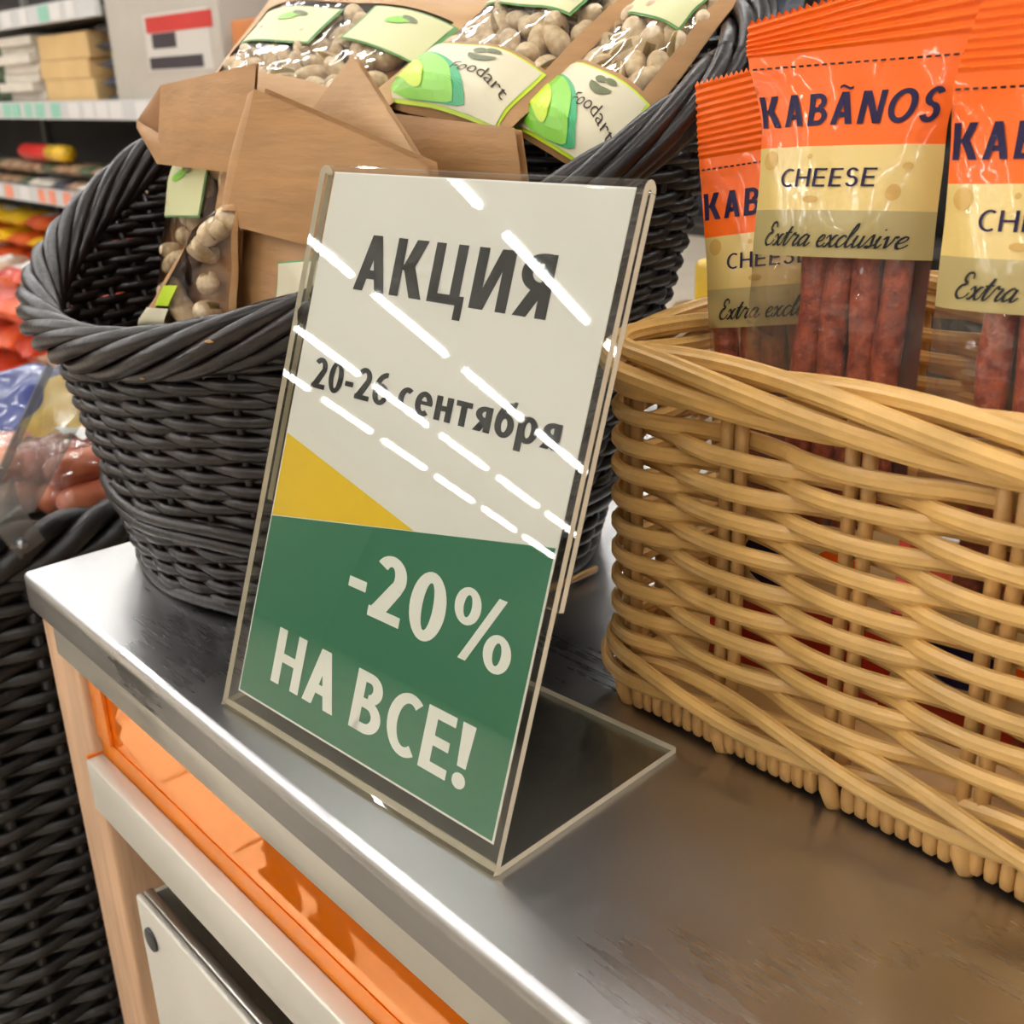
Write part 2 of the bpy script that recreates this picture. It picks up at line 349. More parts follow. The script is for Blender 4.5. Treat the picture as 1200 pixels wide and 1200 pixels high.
CUR = {'E': ([[(.95, 1.55), (.8, 1.95), (.4, 1.9), (.3, 1.45), (.62, 1.15), (.2, .95), (.05, .4), (.4, 0), (.85, .15), (1.05, .5)]], 1.1),
       'x': ([[(0, .7), (.2, 1), (.38, .6), (.5, .15), (.72, 0), (.95, .35)], [(.85, .95), (.66, .95), (.38, .4), (.12, 0), (-.05, .1)]], .92),
       't': ([[(0, .35), (.4, 1.65), (.22, .3), (.36, 0), (.62, .35)], [(.02, 1.08), (.6, 1.14)]], .6),
       'r': ([[(0, .35), (.25, 1.12), (.36, .92), (.66, .9), (.5, .3), (.64, 0), (.88, .35)]], .86),
       'a': ([[(.66, .85), (.4, 1), (.06, .5), (.2, .02), (.5, .3), (.7, .95), (.6, .2), (.74, 0), (1, .35)]], .98),
       'e': ([[(0, .35), (.45, .55), (.6, .85), (.42, 1), (.15, .7), (.12, .3), (.32, 0), (.62, .12), (.8, .35)]], .78),
       'c': ([[(.62, .8), (.42, 1), (.1, .6), (.15, .12), (.4, 0), (.7, .35)]], .68),
       'l': ([[(0, .35), (.42, 1.5), (.38, 2), (.18, 1.4), (.14, .3), (.32, 0), (.58, .35)]], .56),
       'u': ([[(0, .5), (.16, 1), (.1, .3), (.28, 0), (.55, .4), (.66, 1), (.6, .2), (.74, 0), (.98, .35)]], .96),
       's': ([[(0, .35), (.36, 1.12), (.44, .6), (.48, .2), (.24, 0), (.06, .14), (.5, .12), (.72, .35)]], .70),
       'i': ([[(0, .5), (.16, 1), (.1, .3), (.24, 0), (.5, .35)], [(.26, 1.45), (.30, 1.58)]], .48),
       'v': ([[(0, .7), (.16, 1), (.28, .4), (.34, 0), (.6, .5), (.66, 1), (.86, .85)]], .84)}
def script(name, body, fn, m, parent, w=.075, slant=.38):
    mb = MB(); x = 0; strokes = []
    for ch in body:
        if ch == ' ': x += .55; continue
        ss, ad = CUR[ch]; strokes += [[(x + a, b_) for a, b_ in p] for p in ss]; x += ad
    for p in strokes:
        q = []
        for k in range(len(p) - 1):
            p0, p1, p2, p3 = p[max(0, k - 1)], p[k], p[k + 1], p[min(len(p) - 1, k + 2)]
            for j in range(4):
                f = j / 4; q.append(tuple(.5 * (2 * p1[c] + (p2[c] - p0[c]) * f + (2 * p0[c] - 5 * p1[c] + 4 * p2[c] - p3[c]) * f * f + (3 * p1[c] - p0[c] - 3 * p2[c] + p3[c]) * f ** 3) for c in (0, 1)))
        q.append(p[-1])
        for k in range(len(q) - 1):
            (ax, ay), (bx_, by) = q[k], q[k + 1]; d = math.hypot(bx_ - ax, by - ay) or 1; tw = w * (1.35 if by < ay else .8)
            nx, ny = -(by - ay) / d * tw, (bx_ - ax) / d * tw
            c4 = [(ax + nx, ay + ny), (ax - nx, ay - ny), (bx_ - nx, by - ny), (bx_ + nx, by + ny)]
            mb.quad(*[fn((a + slant * b_) / x, b_) for a, b_ in c4])
    return mb.build(name, m, parent, smooth=False)
def shape2d(name, pts, fn, m, parent, rings=4):    # flat printed patch that follows the surface it lies on
    mb = MB(); cx = sum(p[0] for p in pts) / len(pts); cy = sum(p[1] for p in pts) / len(pts); n = len(pts)
    mb.v = [Vector(fn(cx, cy))] + [Vector(fn(cx + (a - cx) * r / rings, cy + (b - cy) * r / rings)) for r in range(1, rings + 1) for a, b in pts]
    mb.f = [(0, 1 + k, 1 + (k + 1) % n) for k in range(n)]
    for r in range(rings - 1): mb.f += [(1 + r * n + k, 1 + (r + 1) * n + k, 1 + (r + 1) * n + (k + 1) % n, 1 + r * n + (k + 1) % n) for k in range(n)]
    mb.m = [0] * len(mb.f)
    return mb.build(name, m, parent, smooth=False)
def ell(cx, cy, rx, ry, n=20, rot=0): return [(cx + rx * cos(t) * cos(rot) - ry * sin(t) * sin(rot), cy + rx * cos(t) * sin(rot) + ry * sin(t) * cos(rot)) for t in (2 * pi * k / n for k in range(n))]

# ================================================================== THE SETTING
FZ = -H
floor = struct(MB().box((-17, -18, FZ - .1), (6, 9, FZ - .004)).build('floor', 'floor_grout', org=(0, 0, FZ)))
TS = .25
tile_me = MB().box((-TS / 2 + .004, -TS / 2 + .004, -.02), (TS / 2 - .004, TS / 2 - .004, 0)).mesh('tile', 'floor_tile', smooth=False)
for i in range(14):
    for j in range(9):
        inst('tile', tile_me, floor, Matrix.Translation((-2.9 + i * TS, -1.72 + j * TS, FZ)))
ft = MB()
for (x0, x1, y0, y1) in ((-17, -3.025, -18, 9), (.475, 6, -18, 9), (-3.025, .475, .405, 9), (-3.025, .475, -18, -1.845)):
    ft.box((x0, y0, FZ - .02), (x1, y1, FZ))
ft.build('tile_field', 'floor_tile', floor, smooth=False)['kind'] = 'stuff'
CZ = 3.0
struct(MB().box((-17, -18, CZ), (6, 9, CZ + .1)).build('ceiling', 'ceiling_paint', org=(0, 0, CZ)))
struct(MB().box((-17.1, -18, FZ), (-17, 9, CZ)).build('wall_left', 'wall_paint', org=(-17, 0, FZ)))
struct(MB().box((6, -18, FZ), (6.1, 9, CZ)).build('wall_right', 'wall_paint', org=(6, 0, FZ)))
struct(MB().box((-17, 9, FZ), (6, 9.1, CZ)).build('wall_back', 'wall_paint', org=(0, 9, FZ)))
struct(MB().box((-17, -18.1, FZ), (6, -18, CZ)).build('wall_front', 'wall_paint', org=(0, -18, FZ)))

# ceiling lamps in rows (their reflections are the pale dashes on the sign)
tube_me = MB().tube([V(0, -.56, 0), V(0, .56, 0)], .021, 10).mesh('tube', 'tube_light')
hous_me = MB().box((-.02, -.6, .034), (.02, .6, .07)).box((-.03, -.6, -.02), (.03, -.575, .03)).box((-.03, .575, -.02), (.03, .6, .03)).mesh('housing', 'lamp_housing', smooth=False)
for rx in (-11.65, -9.3, -6.75, -4.25, -1.75, .7, 3.2):
    for k in range(-4, 12):
        y = -10.85 + 1.43 * k
        if rx < -10 and y > -9: continue
        if rx < -8 and y > -5: continue
        if rx > -2 and y < -9: continue
        t = thing('ceiling_lamp', (rx, y, 2.6), 'bare fluorescent tube lamp hung under the store ceiling', 'lamp', 'fluorescent lamps in rows under the ceiling')
        for nm, me in (('housing', hous_me), ('tube', tube_me)):
            o = bpy.data.objects.new(nm, me); COL.objects.link(o); o.parent = t
rod = MB()

# ================================================================== TABLE
TX, TY = 1.25, .62
table = thing('display_table', (0, 0, FZ), 'steel-topped display table with pale wooden legs and an orange front panel', 'table')
# top: rounded sheet with a 20 mm skirt
def rounded_top():
    mb = MB(); r = .0035; prof = [(0, -.020), (0, -r)] + [(r - r * cos(a), -r + r * sin(a)) for a in (pi / 6, pi / 3)] + [(r, 0)]
    rings = []
    for ins, z in prof:
        cr = .004 + 0 * ins; loop = []
        for (cx, cy, a0) in ((cr, cr, pi), (TX - cr, cr, 1.5 * pi), (TX - cr, TY - cr, 0), (cr, TY - cr, .5 * pi)):
            for k in range(4):
                a = a0 + k * pi / 6; rr = max(cr - ins, .0003); loop.append(V(cx + rr * cos(a), cy + rr * sin(a), z))
        rings.append(loop)
    n = len(rings[0])
    for L in rings: mb.v += L
    for k in range(len(rings) - 1):
        for j in range(n): mb.f.append((k * n + j, k * n + (j + 1) % n, (k + 1) * n + (j + 1) % n, (k + 1) * n + j)); mb.m.append(0)
    mb.f.append(tuple((len(rings) - 1) * n + j for j in range(n))); mb.m.append(0)
    mb.f.append(tuple(reversed(range(n)))); mb.m.append(0)
    return mb
top = rounded_top().build('table_top', 'steel_top', table)
md = top.modifiers.new('wn', 'WEIGHTED_NORMAL')
boxpart('upper_rail', (.028, .0022, -.0395), (TX - .028, .0036, -.0205), 'steel_rail', table, .0006)
for x0 in (.006, TX - .050):
    for y0 in (.004, TY - .05):
        boxpart('leg', (x0, y0, FZ), (x0 + .044, y0 + .046, -.0203), 'beech', table, .002)
boxpart('cross_rail', (.0505, -.001, -.1238), (TX - .0505, .0088, -.0930), 'steel_front', table, .0012)
boxpart('rail_gasket', (.0485, .0002, -.1250), (.0504, .0085, -.0920), 'orange_paint', table)
fr = MB().box((.0504, .0090, -.104), (TX - .0504, .0096, -.0820)).box((.0504, .0075, -.0820), (.0672, .0096, -.0210)).box((TX - .0672, .0075, -.0820), (TX - .0504, .0096, -.0210))
fr.build('panel_frame', 'orange_paint', table, smooth=True, bevel=.0005)
boxpart('front_panel', (.0504, .0097, -.104), (TX - .0504, .0127, -.0210), 'orange_plastic', table)
boxpart('rear_rail', (.05, TY - .02, -.124), (TX - .05, TY - .008, -.0210), 'beech', table)
boxpart('side_rail', (.012, .05, -.124), (.026, TY - .05, -.0210), 'beech', table)
boxpart('side_rail', (TX - .026, .05, -.124), (TX - .012, TY - .05, -.0210), 'beech', table)
boxpart('under_shelf', (.0505, .03, -.74), (TX - .0505, TY - .03, -.72), 'beech', table)
# steel bin standing on the shelf under the table
bx0, bz1 = .089, -.158
cab = thing('steel_bin', (bx0, 0, -.72), 'brushed steel bin with a dark round stud under the table top', 'bin')
b = MB().box((bx0, -.001, -.7195), (TX - .06, .003, bz1)).build('front_plate', 'steel_front', cab, bevel=.0014)
MB().box((bx0 + .001, .0032, -.7195), (bx0 + .004, .42, bz1 - .002)).box((TX - .064, .0032, -.7195), (TX - .061, .42, bz1 - .002)).box((bx0 + .004, .417, -.7195), (TX - .064, .42, bz1 - .002)).box((bx0 + .004, .0032, -.7195), (TX - .064, .417, -.715)).build('body', 'steel_front', cab, smooth=False)
MB().box((bx0 + .0005, .0032, bz1 - .004), (TX - .0605, .0085, bz1)).build('top_lip', 'steel_rail', cab, bevel=.001)
MB().tube([V(.1035, -.0004, -.178), V(.1035, -.0026, -.178)], .0068, 20).build('stud', 'black_plastic', cab, bevel=.0008)

# ================================================================== SIGN HOLDER AND POSTER
TH, PH = .34333, .07223
P0 = V(.2035, .0106, .0001)
SX = V(cos(PH), sin(PH), 0); SY = V(-sin(PH), cos(PH), 0); UP = SY * sin(TH) + V(0, 0, cos(TH)); SN = SX.cross(UP)
WH, HH, DH, TT = .1587, .2224, .0956, .0024
def sgn(u, v, off=0): return P0 + SX * u + UP * v + SN * off     # on the leaning face
holder = thing('sign_holder', P0, 'clear acrylic L-shaped sign holder standing on the steel table top', 'sign holder')
def strip(name, pts, closed_ends=True):
    """bent acrylic sheet: pts = list of (outer, inner) points in sign frame (y along SY, z up); extruded along SX"""
    mb = MB(); n = len(pts)
    for (a, b_) in pts:
        for q, x in ((a, 0), (a, WH), (b_, WH), (b_, 0)): mb.v.append(P0 + SX * x + SY * q[0] + V(0, 0, q[1]))
    for k in range(n - 1):
        i = 4 * k
        for j, mm in ((0, 0), (1, 1), (2, 0), (3, 1)):
            mb.f.append((i + j, i + (j + 1) % 4, i + 4 + (j + 1) % 4, i + 4 + j)); mb.m.append(mm)
    mb.f.append((3, 2, 1, 0)); mb.m.append(1); i = 4 * (n - 1); mb.f.append((i, i + 1, i + 2, i + 3)); mb.m.append(1)
    return mb.build(name, ['acrylic', 'acrylic_edge'], holder, smooth=False)
cT, sT = cos(TH), sin(TH)
def lean(v, off): return (v * sT - off * cT, v * cT + off * sT)      # (y, z) of a point on the face, off towards the viewer
Rb = .0028
pf = [(lean(.0022, 0), lean(.0030, -TT))] + [(lean(v, 0), lean(v, -TT)) for v in (.01, .1, HH - .005)]
for k in range(1, 9):                                                # fold over the top edge
    a = pi * k / 8; cy = -(TT + .0006); ro = TT + .0006; ri = .0006
    pf.append((lean(HH - .005 + ro * sin(a) * 1.2, cy + ro * cos(a)), lean(HH - .005 + ri * sin(a), cy + ri * cos(a))))
strip('front_panel', pf)
oB = -(2 * TT + .0012)
strip('back_panel', [(lean(HH - .0052, -(TT + .0012)), lean(HH - .0052, oB)), (lean(.0875, -(TT + .0012)), lean(.0875, oB))])
strip('base_plate', [((.0022, .0), (.0036, TT)), ((.004, 0), (.0046, TT)), ((DH, 0), (DH, TT))])
strip('fold', [(lean(.0022, 0), lean(.0030, -TT)), ((-.0002, .0009), (.0032, TT)), ((.0022, 0), (.0036, TT))])

poster = thing('promo_poster', sgn(.00535, .0085, -TT - .0005), 'white, yellow and green promotion sheet inside the clear sign holder', 'poster')
def sh(u, v, off=0): return sgn(.00535 + u / 1000, .00853 + v / 1000, -TT - .0005 + off)
MB().hexa([sh(0, 0, -.0003), sh(148, 0, -.0003), sh(148, 210, -.0003), sh(0, 210, -.0003), sh(0, 0), sh(148, 0), sh(148, 210), sh(0, 210)]).build('sheet', 'paper', poster, smooth=False)
shape2d('green_field', [(.7, .8), (147.2, .8), (147.2, 98.2), (.7, 73.6)], lambda a, b: sh(a, b, .00004), 'ink_green', poster)
shape2d('yellow_wedge', [(.7, 74.0), (83, 87.7), (.7, 107.4)], lambda a, b: sh(a, b, .00005), 'ink_yellow', poster)
def sheet_text(body, u0, u1, v0, v1, m, gap=.14):
    drawn('lettering', body, lambda a, b_: sh(u0 + a * (u1 - u0), v0 + b_ * (v1 - v0), .00008), m, poster, gap)
sheet_text('АКЦИЯ', 24.3, 123.2, 166.9, 187.6, 'ink_black', .12)
sheet_text('20-26 сентября', 10, 139.8, 127.3, 139.2, 'ink_black', .10)
sheet_text('-20%', 54.4, 138.9, 52.6, 76.2, 'ink_white', .10)
sheet_text('НА ВСЕ!', 19.4, 130.8, 11, 33, 'ink_white', .11)

# ================================================================== DARK WICKER BASKET
DB = (0.0897, 0.1632, 0.1254, 0.1145, 0.3347, 0.0804, 0.1243, 0.2835, -0.0379, -0.0042, 0.3676, 1.1017, 1.1124)
def db_ring(th, z, out=0):
    cx, cy, a0, b0, fa, fb, hl, hh, dx, dy, rz, pw, al = DB
    a = a0 + fa * z + out; b_ = b0 + fb * z + out
    x = a * cos(th) + dx * z; y = b_ * sin(th) + dy * z
    return V(cx + cos(rz) * x - sin(rz) * y, cy + sin(rz) * x + cos(rz) * y, z)
def db_h(th):
    hl, hh, pw, al = DB[6], DB[7], DB[11], DB[12]
    return hl + (hh - hl) * max((1 + cos(th - al)) / 2, 1e-6) ** pw
dark = thing('wicker_basket', (.09, .163, .0), 'dark brown wicker basket with a sloping rim, filled with kraft nut bags', 'basket')
NS = 36
def arc_runs(ok):                      # runs of consecutive true flags on a circle
    n = len(ok)
    if all(ok): return [(list(range(n)), True)]
    runs = []; k0 = next((k for k in range(n) if not ok[k]), 0); cur = []
    for q in range(1, n + 1):
        k = (k0 + q) % n
        if ok[k]: cur.append(k)
        elif cur: runs.append((cur, False)); cur = []
    if cur: runs.append((cur, False))
    return runs
ND = 216; ths = [2 * pi * k / ND for k in range(ND)]
z = .0075; r_ = 0
while z < .272:
    for idx, closed in arc_runs([z < db_h(t) - .010 for t in ths]):
        if len(idx) < 6: continue
        amp = .0024 * (1 if r_ % 2 else -1); jz = random.uniform(-.0004, .0004)
        pts = [db_ring(ths[k], z + jz + .0007 * sin(3 * ths[k] + r_), .0005 + amp * cos(NS / 2 * ths[k])) for k in idx]
        MB().tube(pts, (.0023, .0030), 6, closed, frames=[db_ring(ths[k], z, .01) - db_ring(ths[k], z, 0) for k in idx]).build('strand', 'wicker_dark', dark)
    z += .0041; r_ += 1
for k in range(NS):
    t = 2 * pi * k / NS; h = db_h(t)
    MB().tube([db_ring(t, .001 + (h - .001) * q / 6) for q in range(7)], .0024, 6).build('stake', 'wicker_dark', dark)
for zz, out, rr in ((.0042, .001, .0041), (.039, .0040, .0034), (.0455, .0040, .0034)):
    MB().tube([db_ring(t, zz + .0012 * sin(9 * t + zz * 900), out) for t in ths[::2]], rr, 8, True).build('ring_band', 'wicker_dark', dark)
def rim_pt(t, j, n, turns, rn, ru):
    q = 2 * pi * j / n + turns * t; h = db_h(t)
    return db_ring(t, h + ru * sin(q), rn * cos(q) + .002)
for j in range(7):
    T2 = [2 * pi * k / 300 for k in range(300)]
    MB().tube([rim_pt(t, j, 7, 5, .0075 + .002 * sin(5 * t + j), .0092) for t in T2], .0041, 8, True).build('rim_strand', 'wicker_dark', dark)
MB().grid(lambda a, b: db_ring(2 * pi * a, .006) * b + V(DB[0], DB[1], .006) * (1 - b), 40, 4).build('base', 'wicker_dark', dark)
for k in range(26):                    # pale spots where the varnish has chipped off
    t = random.uniform(3.6, 6.2); q = rim_pt(t, random.randrange(7), 7, 5, .0085, .0105); n = (db_ring(t, q.z, .02) - db_ring(t, q.z, 0)).normalized() + V(0, 0, random.uniform(0, .8))
    n.normalize(); tt = (db_ring(t + .02, q.z) - db_ring(t - .02, q.z)).normalized(); L = random.uniform(.001, .003)
    MB().tube([q + n * .0036 - tt * L, q + n * .00385, q + n * .0036 + tt * L], [.0002, random.uniform(.0004, .0009), .0002], 6).build('varnish_chip', 'wicker_chip', dark)
tag(MB().tube([onz(636, 693, .003), onz(660, 684, .004), onz(688, 671, .0045), onz(697, 667, .0035)], (.0025, .0018), 8).build('broken_cane', 'rattan', org=onz(660, 684, .0)), 'loose split of tan cane lying on the table behind the sign holder', 'cane')

# ================================================================== NATURAL RATTAN BASKET
def rounded_path(corners, rad, n):
    out = []; m = len(corners); segs = []
    for k in range(m):
        p0, p1, p2 = Vector(corners[k - 1]), Vector(corners[k]), Vector(corners[(k + 1) % m])
        a = (p0 - p1).normalized(); b_ = (p2 - p1).normalized(); ang = a.angle(b_); d = rad / math.tan(ang / 2)
        c = p1 + (a + b_).normalized() * (rad / sin(ang / 2)); s0 = p1 + a * d - c; s1 = p1 + b_ * d - c
        for q in range(13):
            f = q / 12; w = s0.lerp(s1, f); segs.append(c + w.normalized() * rad)
    L = [0]
    for k in range(len(segs)): L.append(L[-1] + (segs[(k + 1) % len(segs)] - segs[k]).length)
    tot = L[-1]
    def at(s):
        s %= tot; lo, hi = 0, len(segs)
        while hi - lo > 1:
            mid = (lo + hi) // 2
            if L[mid] <= s: lo = mid
            else: hi = mid
        a = segs[lo]; b_ = segs[(lo + 1) % len(segs)]; f = (s - L[lo]) / max(1e-9, L[lo + 1] - L[lo]); p = a.lerp(b_, f)
        return p
    return at, tot
nb_at, nb_len = rounded_path([(.3065, .1315, 0), (.585, .1315, 0), (.600, .322, 0), (.268, .322, 0)], .022, 400)
# start the arc length at the first foot on the front side
s_off = min((abs(nb_at(s * nb_len / 4000).x - .3652) + abs(nb_at(s * nb_len / 4000).y - .1315) * 5, s * nb_len / 4000) for s in range(4000))[1]
NSTK = 20; SPC = nb_len / NSTK
def nb(s, z, out=0):
    p = nb_at(s + s_off); a = nb_at(s + s_off - .004); b_ = nb_at(s + s_off + .004); t = (b_ - a).normalized(); n = V(t.y, -t.x, 0)
    return V(p.x, p.y, z) + n * out, n
rat = thing('rattan_basket', (.44, .22, .0), 'light natural rattan basket holding orange sausage packs', 'basket')
NP = 520
def nb_loop(fz, fo):
    P, F = [], []
    for k in range(NP):
        s = nb_len * k / NP; q, n = nb(s, fz(s), fo(s)); P.append(q); F.append(n)
    return P, F
z0r = .0315; rows = 17; pit = .0056
def over(s, sg):                        # rounded-off weave wave
    c = cos(pi * s / SPC) * sg; return math.copysign(abs(c) ** .8, c)
for r in range(rows):
    sg = 1 if r % 2 else -1; ph = random.uniform(0, 6); zz = z0r + pit * r
    P, F = nb_loop(lambda s: zz + .0006 * sin(s * 40 + ph), lambda s: -.0005 + .0043 * over(s, sg))
    MB().tube(P, (.0020, .0030), 16, True, flute=.07, frames=F).build('strand', 'rattan', rat, smooth=False)
for k in range(NSTK):
    for d in (-.0031, .0031):
        q = [nb(k * SPC + d + .0004 * sin(k * 5 + j), .010 + .128 * j / 5, -.0006)[0] for j in range(6)]
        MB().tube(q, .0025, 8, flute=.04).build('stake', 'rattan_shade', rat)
for j in range(3):                      # twisted band round the foot
    P, F = nb_loop(lambda s: .0205 + .0062 * cos(2 * pi * s / (4 * SPC) + 2 * pi * j / 3), lambda s: .0040 + .0040 * sin(2 * pi * s / (4 * SPC) + 2 * pi * j / 3))
    MB().tube(P, (.0022, .0031), 16, True, flute=.07, frames=F).build('foot_strand', 'rattan', rat, smooth=False)
for j in range(5):                      # plaited rim
    P, F = nb_loop(lambda s: .1385 + .0074 * cos(6 * pi * s / nb_len + 2 * pi * j / 5), lambda s: .0010 + .0066 * sin(6 * pi * s / nb_len + 2 * pi * j / 5))
    MB().tube(P, (.0026, .0035), 16, True, flute=.07, frames=F).build('rim_strand', 'rattan', rat, smooth=False)
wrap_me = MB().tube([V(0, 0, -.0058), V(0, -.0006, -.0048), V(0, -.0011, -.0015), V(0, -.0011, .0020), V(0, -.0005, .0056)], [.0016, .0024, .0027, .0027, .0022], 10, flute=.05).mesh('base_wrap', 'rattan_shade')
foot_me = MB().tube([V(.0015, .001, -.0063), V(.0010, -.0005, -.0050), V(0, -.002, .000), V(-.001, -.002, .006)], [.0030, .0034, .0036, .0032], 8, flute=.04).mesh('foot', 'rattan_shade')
nw = int(nb_len / .0050)
for k in range(nw):
    s = nb_len * k / nw; m_ = abs((s / SPC + .5) % 1 - .5) * SPC
    if m_ < .0030: continue
    q, n = nb(s, .0079, .0005); inst('base_wrap', wrap_me, rat, Matrix.Translation(q) @ Matrix.Rotation(math.atan2(n.x, -n.y), 4, 'Z') @ Matrix.Scale(random.uniform(.92, 1.05), 4))
for k in range(NSTK):
    q, n = nb(k * SPC, .0076, .0005); inst('foot', foot_me, rat, Matrix.Translation(q) @ Matrix.Rotation(math.atan2(n.x, -n.y), 4, 'Z'))
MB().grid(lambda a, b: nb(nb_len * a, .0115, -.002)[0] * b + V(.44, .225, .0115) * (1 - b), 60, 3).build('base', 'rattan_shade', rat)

# ================================================================== SAUSAGE PACKS
def frame(yaw, lean_, roll):
    u = V(cos(yaw), sin(yaw), 0); n = V(sin(yaw), -cos(yaw), 0); v = V(0, 0, 1)
    v2 = v * cos(lean_) - n * sin(lean_); n2 = u.cross(v2)
    return u * cos(roll) + v2 * sin(roll), u * -sin(roll) + v2 * cos(roll), n2
D1, D2, D3 = .0259, .0203, .0149
def sstep(a, b_, x): x = min(1, max(0, (x - a) / (b_ - a))); return x * x * (3 - 2 * x)
def sausage_pack(P, yaw, lean_, roll, label, seal=.021, seal_roll=.06, low=-.212, flare=.0085, sausages=((-.008), .0016, .0112, .0206), skew=0):
    u, v, n = frame(yaw, lean_, roll); P = Vector(P)
    t = thing('sausage_pack', P + v * low, label, 'sausage pack', 'orange sausage packs standing in the rattan basket')
    hw0 = .0318
    def hw(y): return hw0 + flare * sstep(-.022, .010, y) + .006 * sstep(low + .03, low, y)
    def bul(y): return .0110 * sstep(.006, -.055, y) * sstep(low, low + .03, y)
    def wr(s, y): return .0006 * sin(9 * s + 60 * y) * sin(130 * y + 3 * s) * (1 if y < 0 else .3)
    def pos(s, y, off=0, side=1):            # s in -1..1, y metres from the dashed line
        prof = (1 - abs(s) ** 2.6)
        q = P + u * (s * hw(y) + skew * max(0, y)) + v * (y + seal_roll * s * hw(y) * sstep(0, .02, y))
        d = bul(y) * prof * (1 if side > 0 else -.55) + wr(s, y) + (.00055 * sin(y * 2300) if y > .004 else 0)
        return q + n * (d + off * side)
    rows_ = []
    y0, y1, y2, y3 = 0, -D1, -D1 - D2, -D1 - D2 - D3
    def band(name, a, b_, m, nv, side=1, off=0, top_zig=False):
        mb = MB()
        def fn(x, w):
            s = -1 + 2 * x; y = a + (b_ - a) * w
            if top_zig and w == 1: y += .0009 * (1 if round(x * 64) % 2 else -1)
            return pos(s, y, off, side)
        mb.grid(fn, 64 if top_zig else 22, nv); return mb.build(name, m, t)
    band('top_seal', .0045, seal, 'pack_orange', 44, top_zig=True)
    band('orange_band', y1, .0045, 'pack_orange', 10)
    band('cheese_band', y2, y1, 'pack_cheese', 8)
    band('olive_band', y3, y2, 'pack_olive', 6)
    band('clear_window', -.150, y3, 'film_pack', 18)
    band('cream_label', -.182, -.150, 'pack_cream', 8)
    band('bottom_band', low, -.182, 'pack_red', 8)
    band('back', low, .0045, 'film_pack', 30, side=-1)
    MB().grid(lambda a, b_: pos(-.30 + 1.28 * a, -.185 + .13 * b_, .0004, -1), 12, 12).build('inner_shade', 'pack_inner_shade', t)  # brown sheet behind the sausages, painted as the pack's interior shadow
    for c in sausages:
        pts = [P + u * (c + .0009 * sin(q * 1.3 + c * 900)) + v * (-.048 - q * .0145) + n * (-.0002 + .0004 * cos(q * 2 + c * 700)) for q in range(11)]
        MB().tube(pts, [.0022] + [.0049 + .0003 * sin(q * 2.1 + c * 500) for q in range(9)] + [.0022], 12).build('sausage', 'sausage', t)
    def pr(x0, x1, ya, yb): return lambda a, b_: pos(x0 + (x1 - x0) * a, ya + (yb - ya) * b_, .00035)
    drawn('brand_lettering', 'KABÃNOS', lambda a, b_: pos(-.97 + 1.88 * a, -.0193 + .0102 * b_, .00035), 'ink_navy', t, .15, .195)
    drawn('flavour_lettering', 'CHEESE', lambda a, b_: pos(-.62 + 1.06 * a, -.0388 + .0058 * b_, .00035), 'ink_navy', t, .15, .14)
    script('slogan_lettering', 'Extra exclusive', lambda a, b_: pos(-.78 + 1.56 * a, -.0578 + .0038 * b_, .00035), 'ink_black', t)
    for k in range(26):                       # dashed tear line
        a = -.97 + 1.94 * k / 26; b_ = a + .045
        MB().quad(pos(a, -.0003, .0003), pos(b_, -.0003, .0003), pos(b_, .0003, .0003), pos(a, .0003, .0003)).build('tear_dash', 'ink_black', t, smooth=False)
    for (a, y, rx, ry) in ((-.82, -.0300, .10, .0032), (.62, -.0405, .07, .0026), (-.22, -.0428, .09, .0012), (.72, -.0325, .05, .0012), (-.30, -.0292, .03, .0009)):
        shape2d('cheese_hole', ell(a, y, rx, ry, 14), lambda s, w: pos(s, w, .0002), 'cheese_hole', t)
    shape2d('round_logo', ell(-.30, -.166, .38, .010, 24), lambda s, w: pos(s, w, .0003), 'ink_navy', t)
    shape2d('round_logo', ell(.45, -.164, .22, .006, 24), lambda s, w: pos(s, w, .0003), 'pack_orange', t)
    return t
sausage_pack((.3701, .180, .2378), .131, .133, .037, 'cheese sausage pack in full view, standing in the middle of the rattan basket', seal=.0215, seal_roll=.16)
sausage_pack((.3226, .2065, .2049), .226, .121, .147, 'cheese sausage pack tilted behind the full-view pack, next to the dark wicker basket', seal=.0345, flare=.001, sausages=(-.024, -.014, -.004, .006), low=-.186)
sausage_pack((.4468, .167, .2305), .15, .094, .032, 'cheese sausage pack on the far side of the full-view pack from the dark basket', seal=.030, low=-.2, seal_roll=.04, flare=.002, skew=.25, sausages=(-.012, -.002, .0076, .017))
sausage_pack((.500, .196, .228), .1, .09, -.05, 'cheese sausage pack at the end of the row in the rattan basket', seal=.026, low=-.2)
# flat red packs lying at the bottom of the basket
for k, (x, y, z, rz, m) in enumerate(((.355, .255, .030, .2, 'pack_red'), (.44, .262, .032, -.15, 'pack_red'), (.52, .265, .030, .1, 'pack_red'))):
    t = thing('sausage_pack', (x, y, z), ('flat red pack in the rattan basket by the wall facing the dark basket', 'flat red pack lying mid-way along the rattan basket', 'flat red pack lying at the far end of the rattan basket')[k], 'sausage pack')
    Rz = Matrix.Rotation(rz, 3, 'Z')
    def pw_(a, b_, sg=1): return V(x, y, z) + Rz @ V((a - .5) * .07, (b_ - .5) * .075, sg * .011 * (max(0, sin(pi * a) * sin(pi * b_))) ** .6)
    MB().grid(lambda a, b_: pw_(a, b_), 12, 12).grid(lambda a, b_: pw_(1 - a, b_, -1), 12, 12).build('pouch', m, t)
    MB().grid(lambda a, b_: pw_(.2 + .6 * a, .25 + .3 * b_) + V(0, 0, .0006), 6, 4).build('label', 'pack_cream', t)

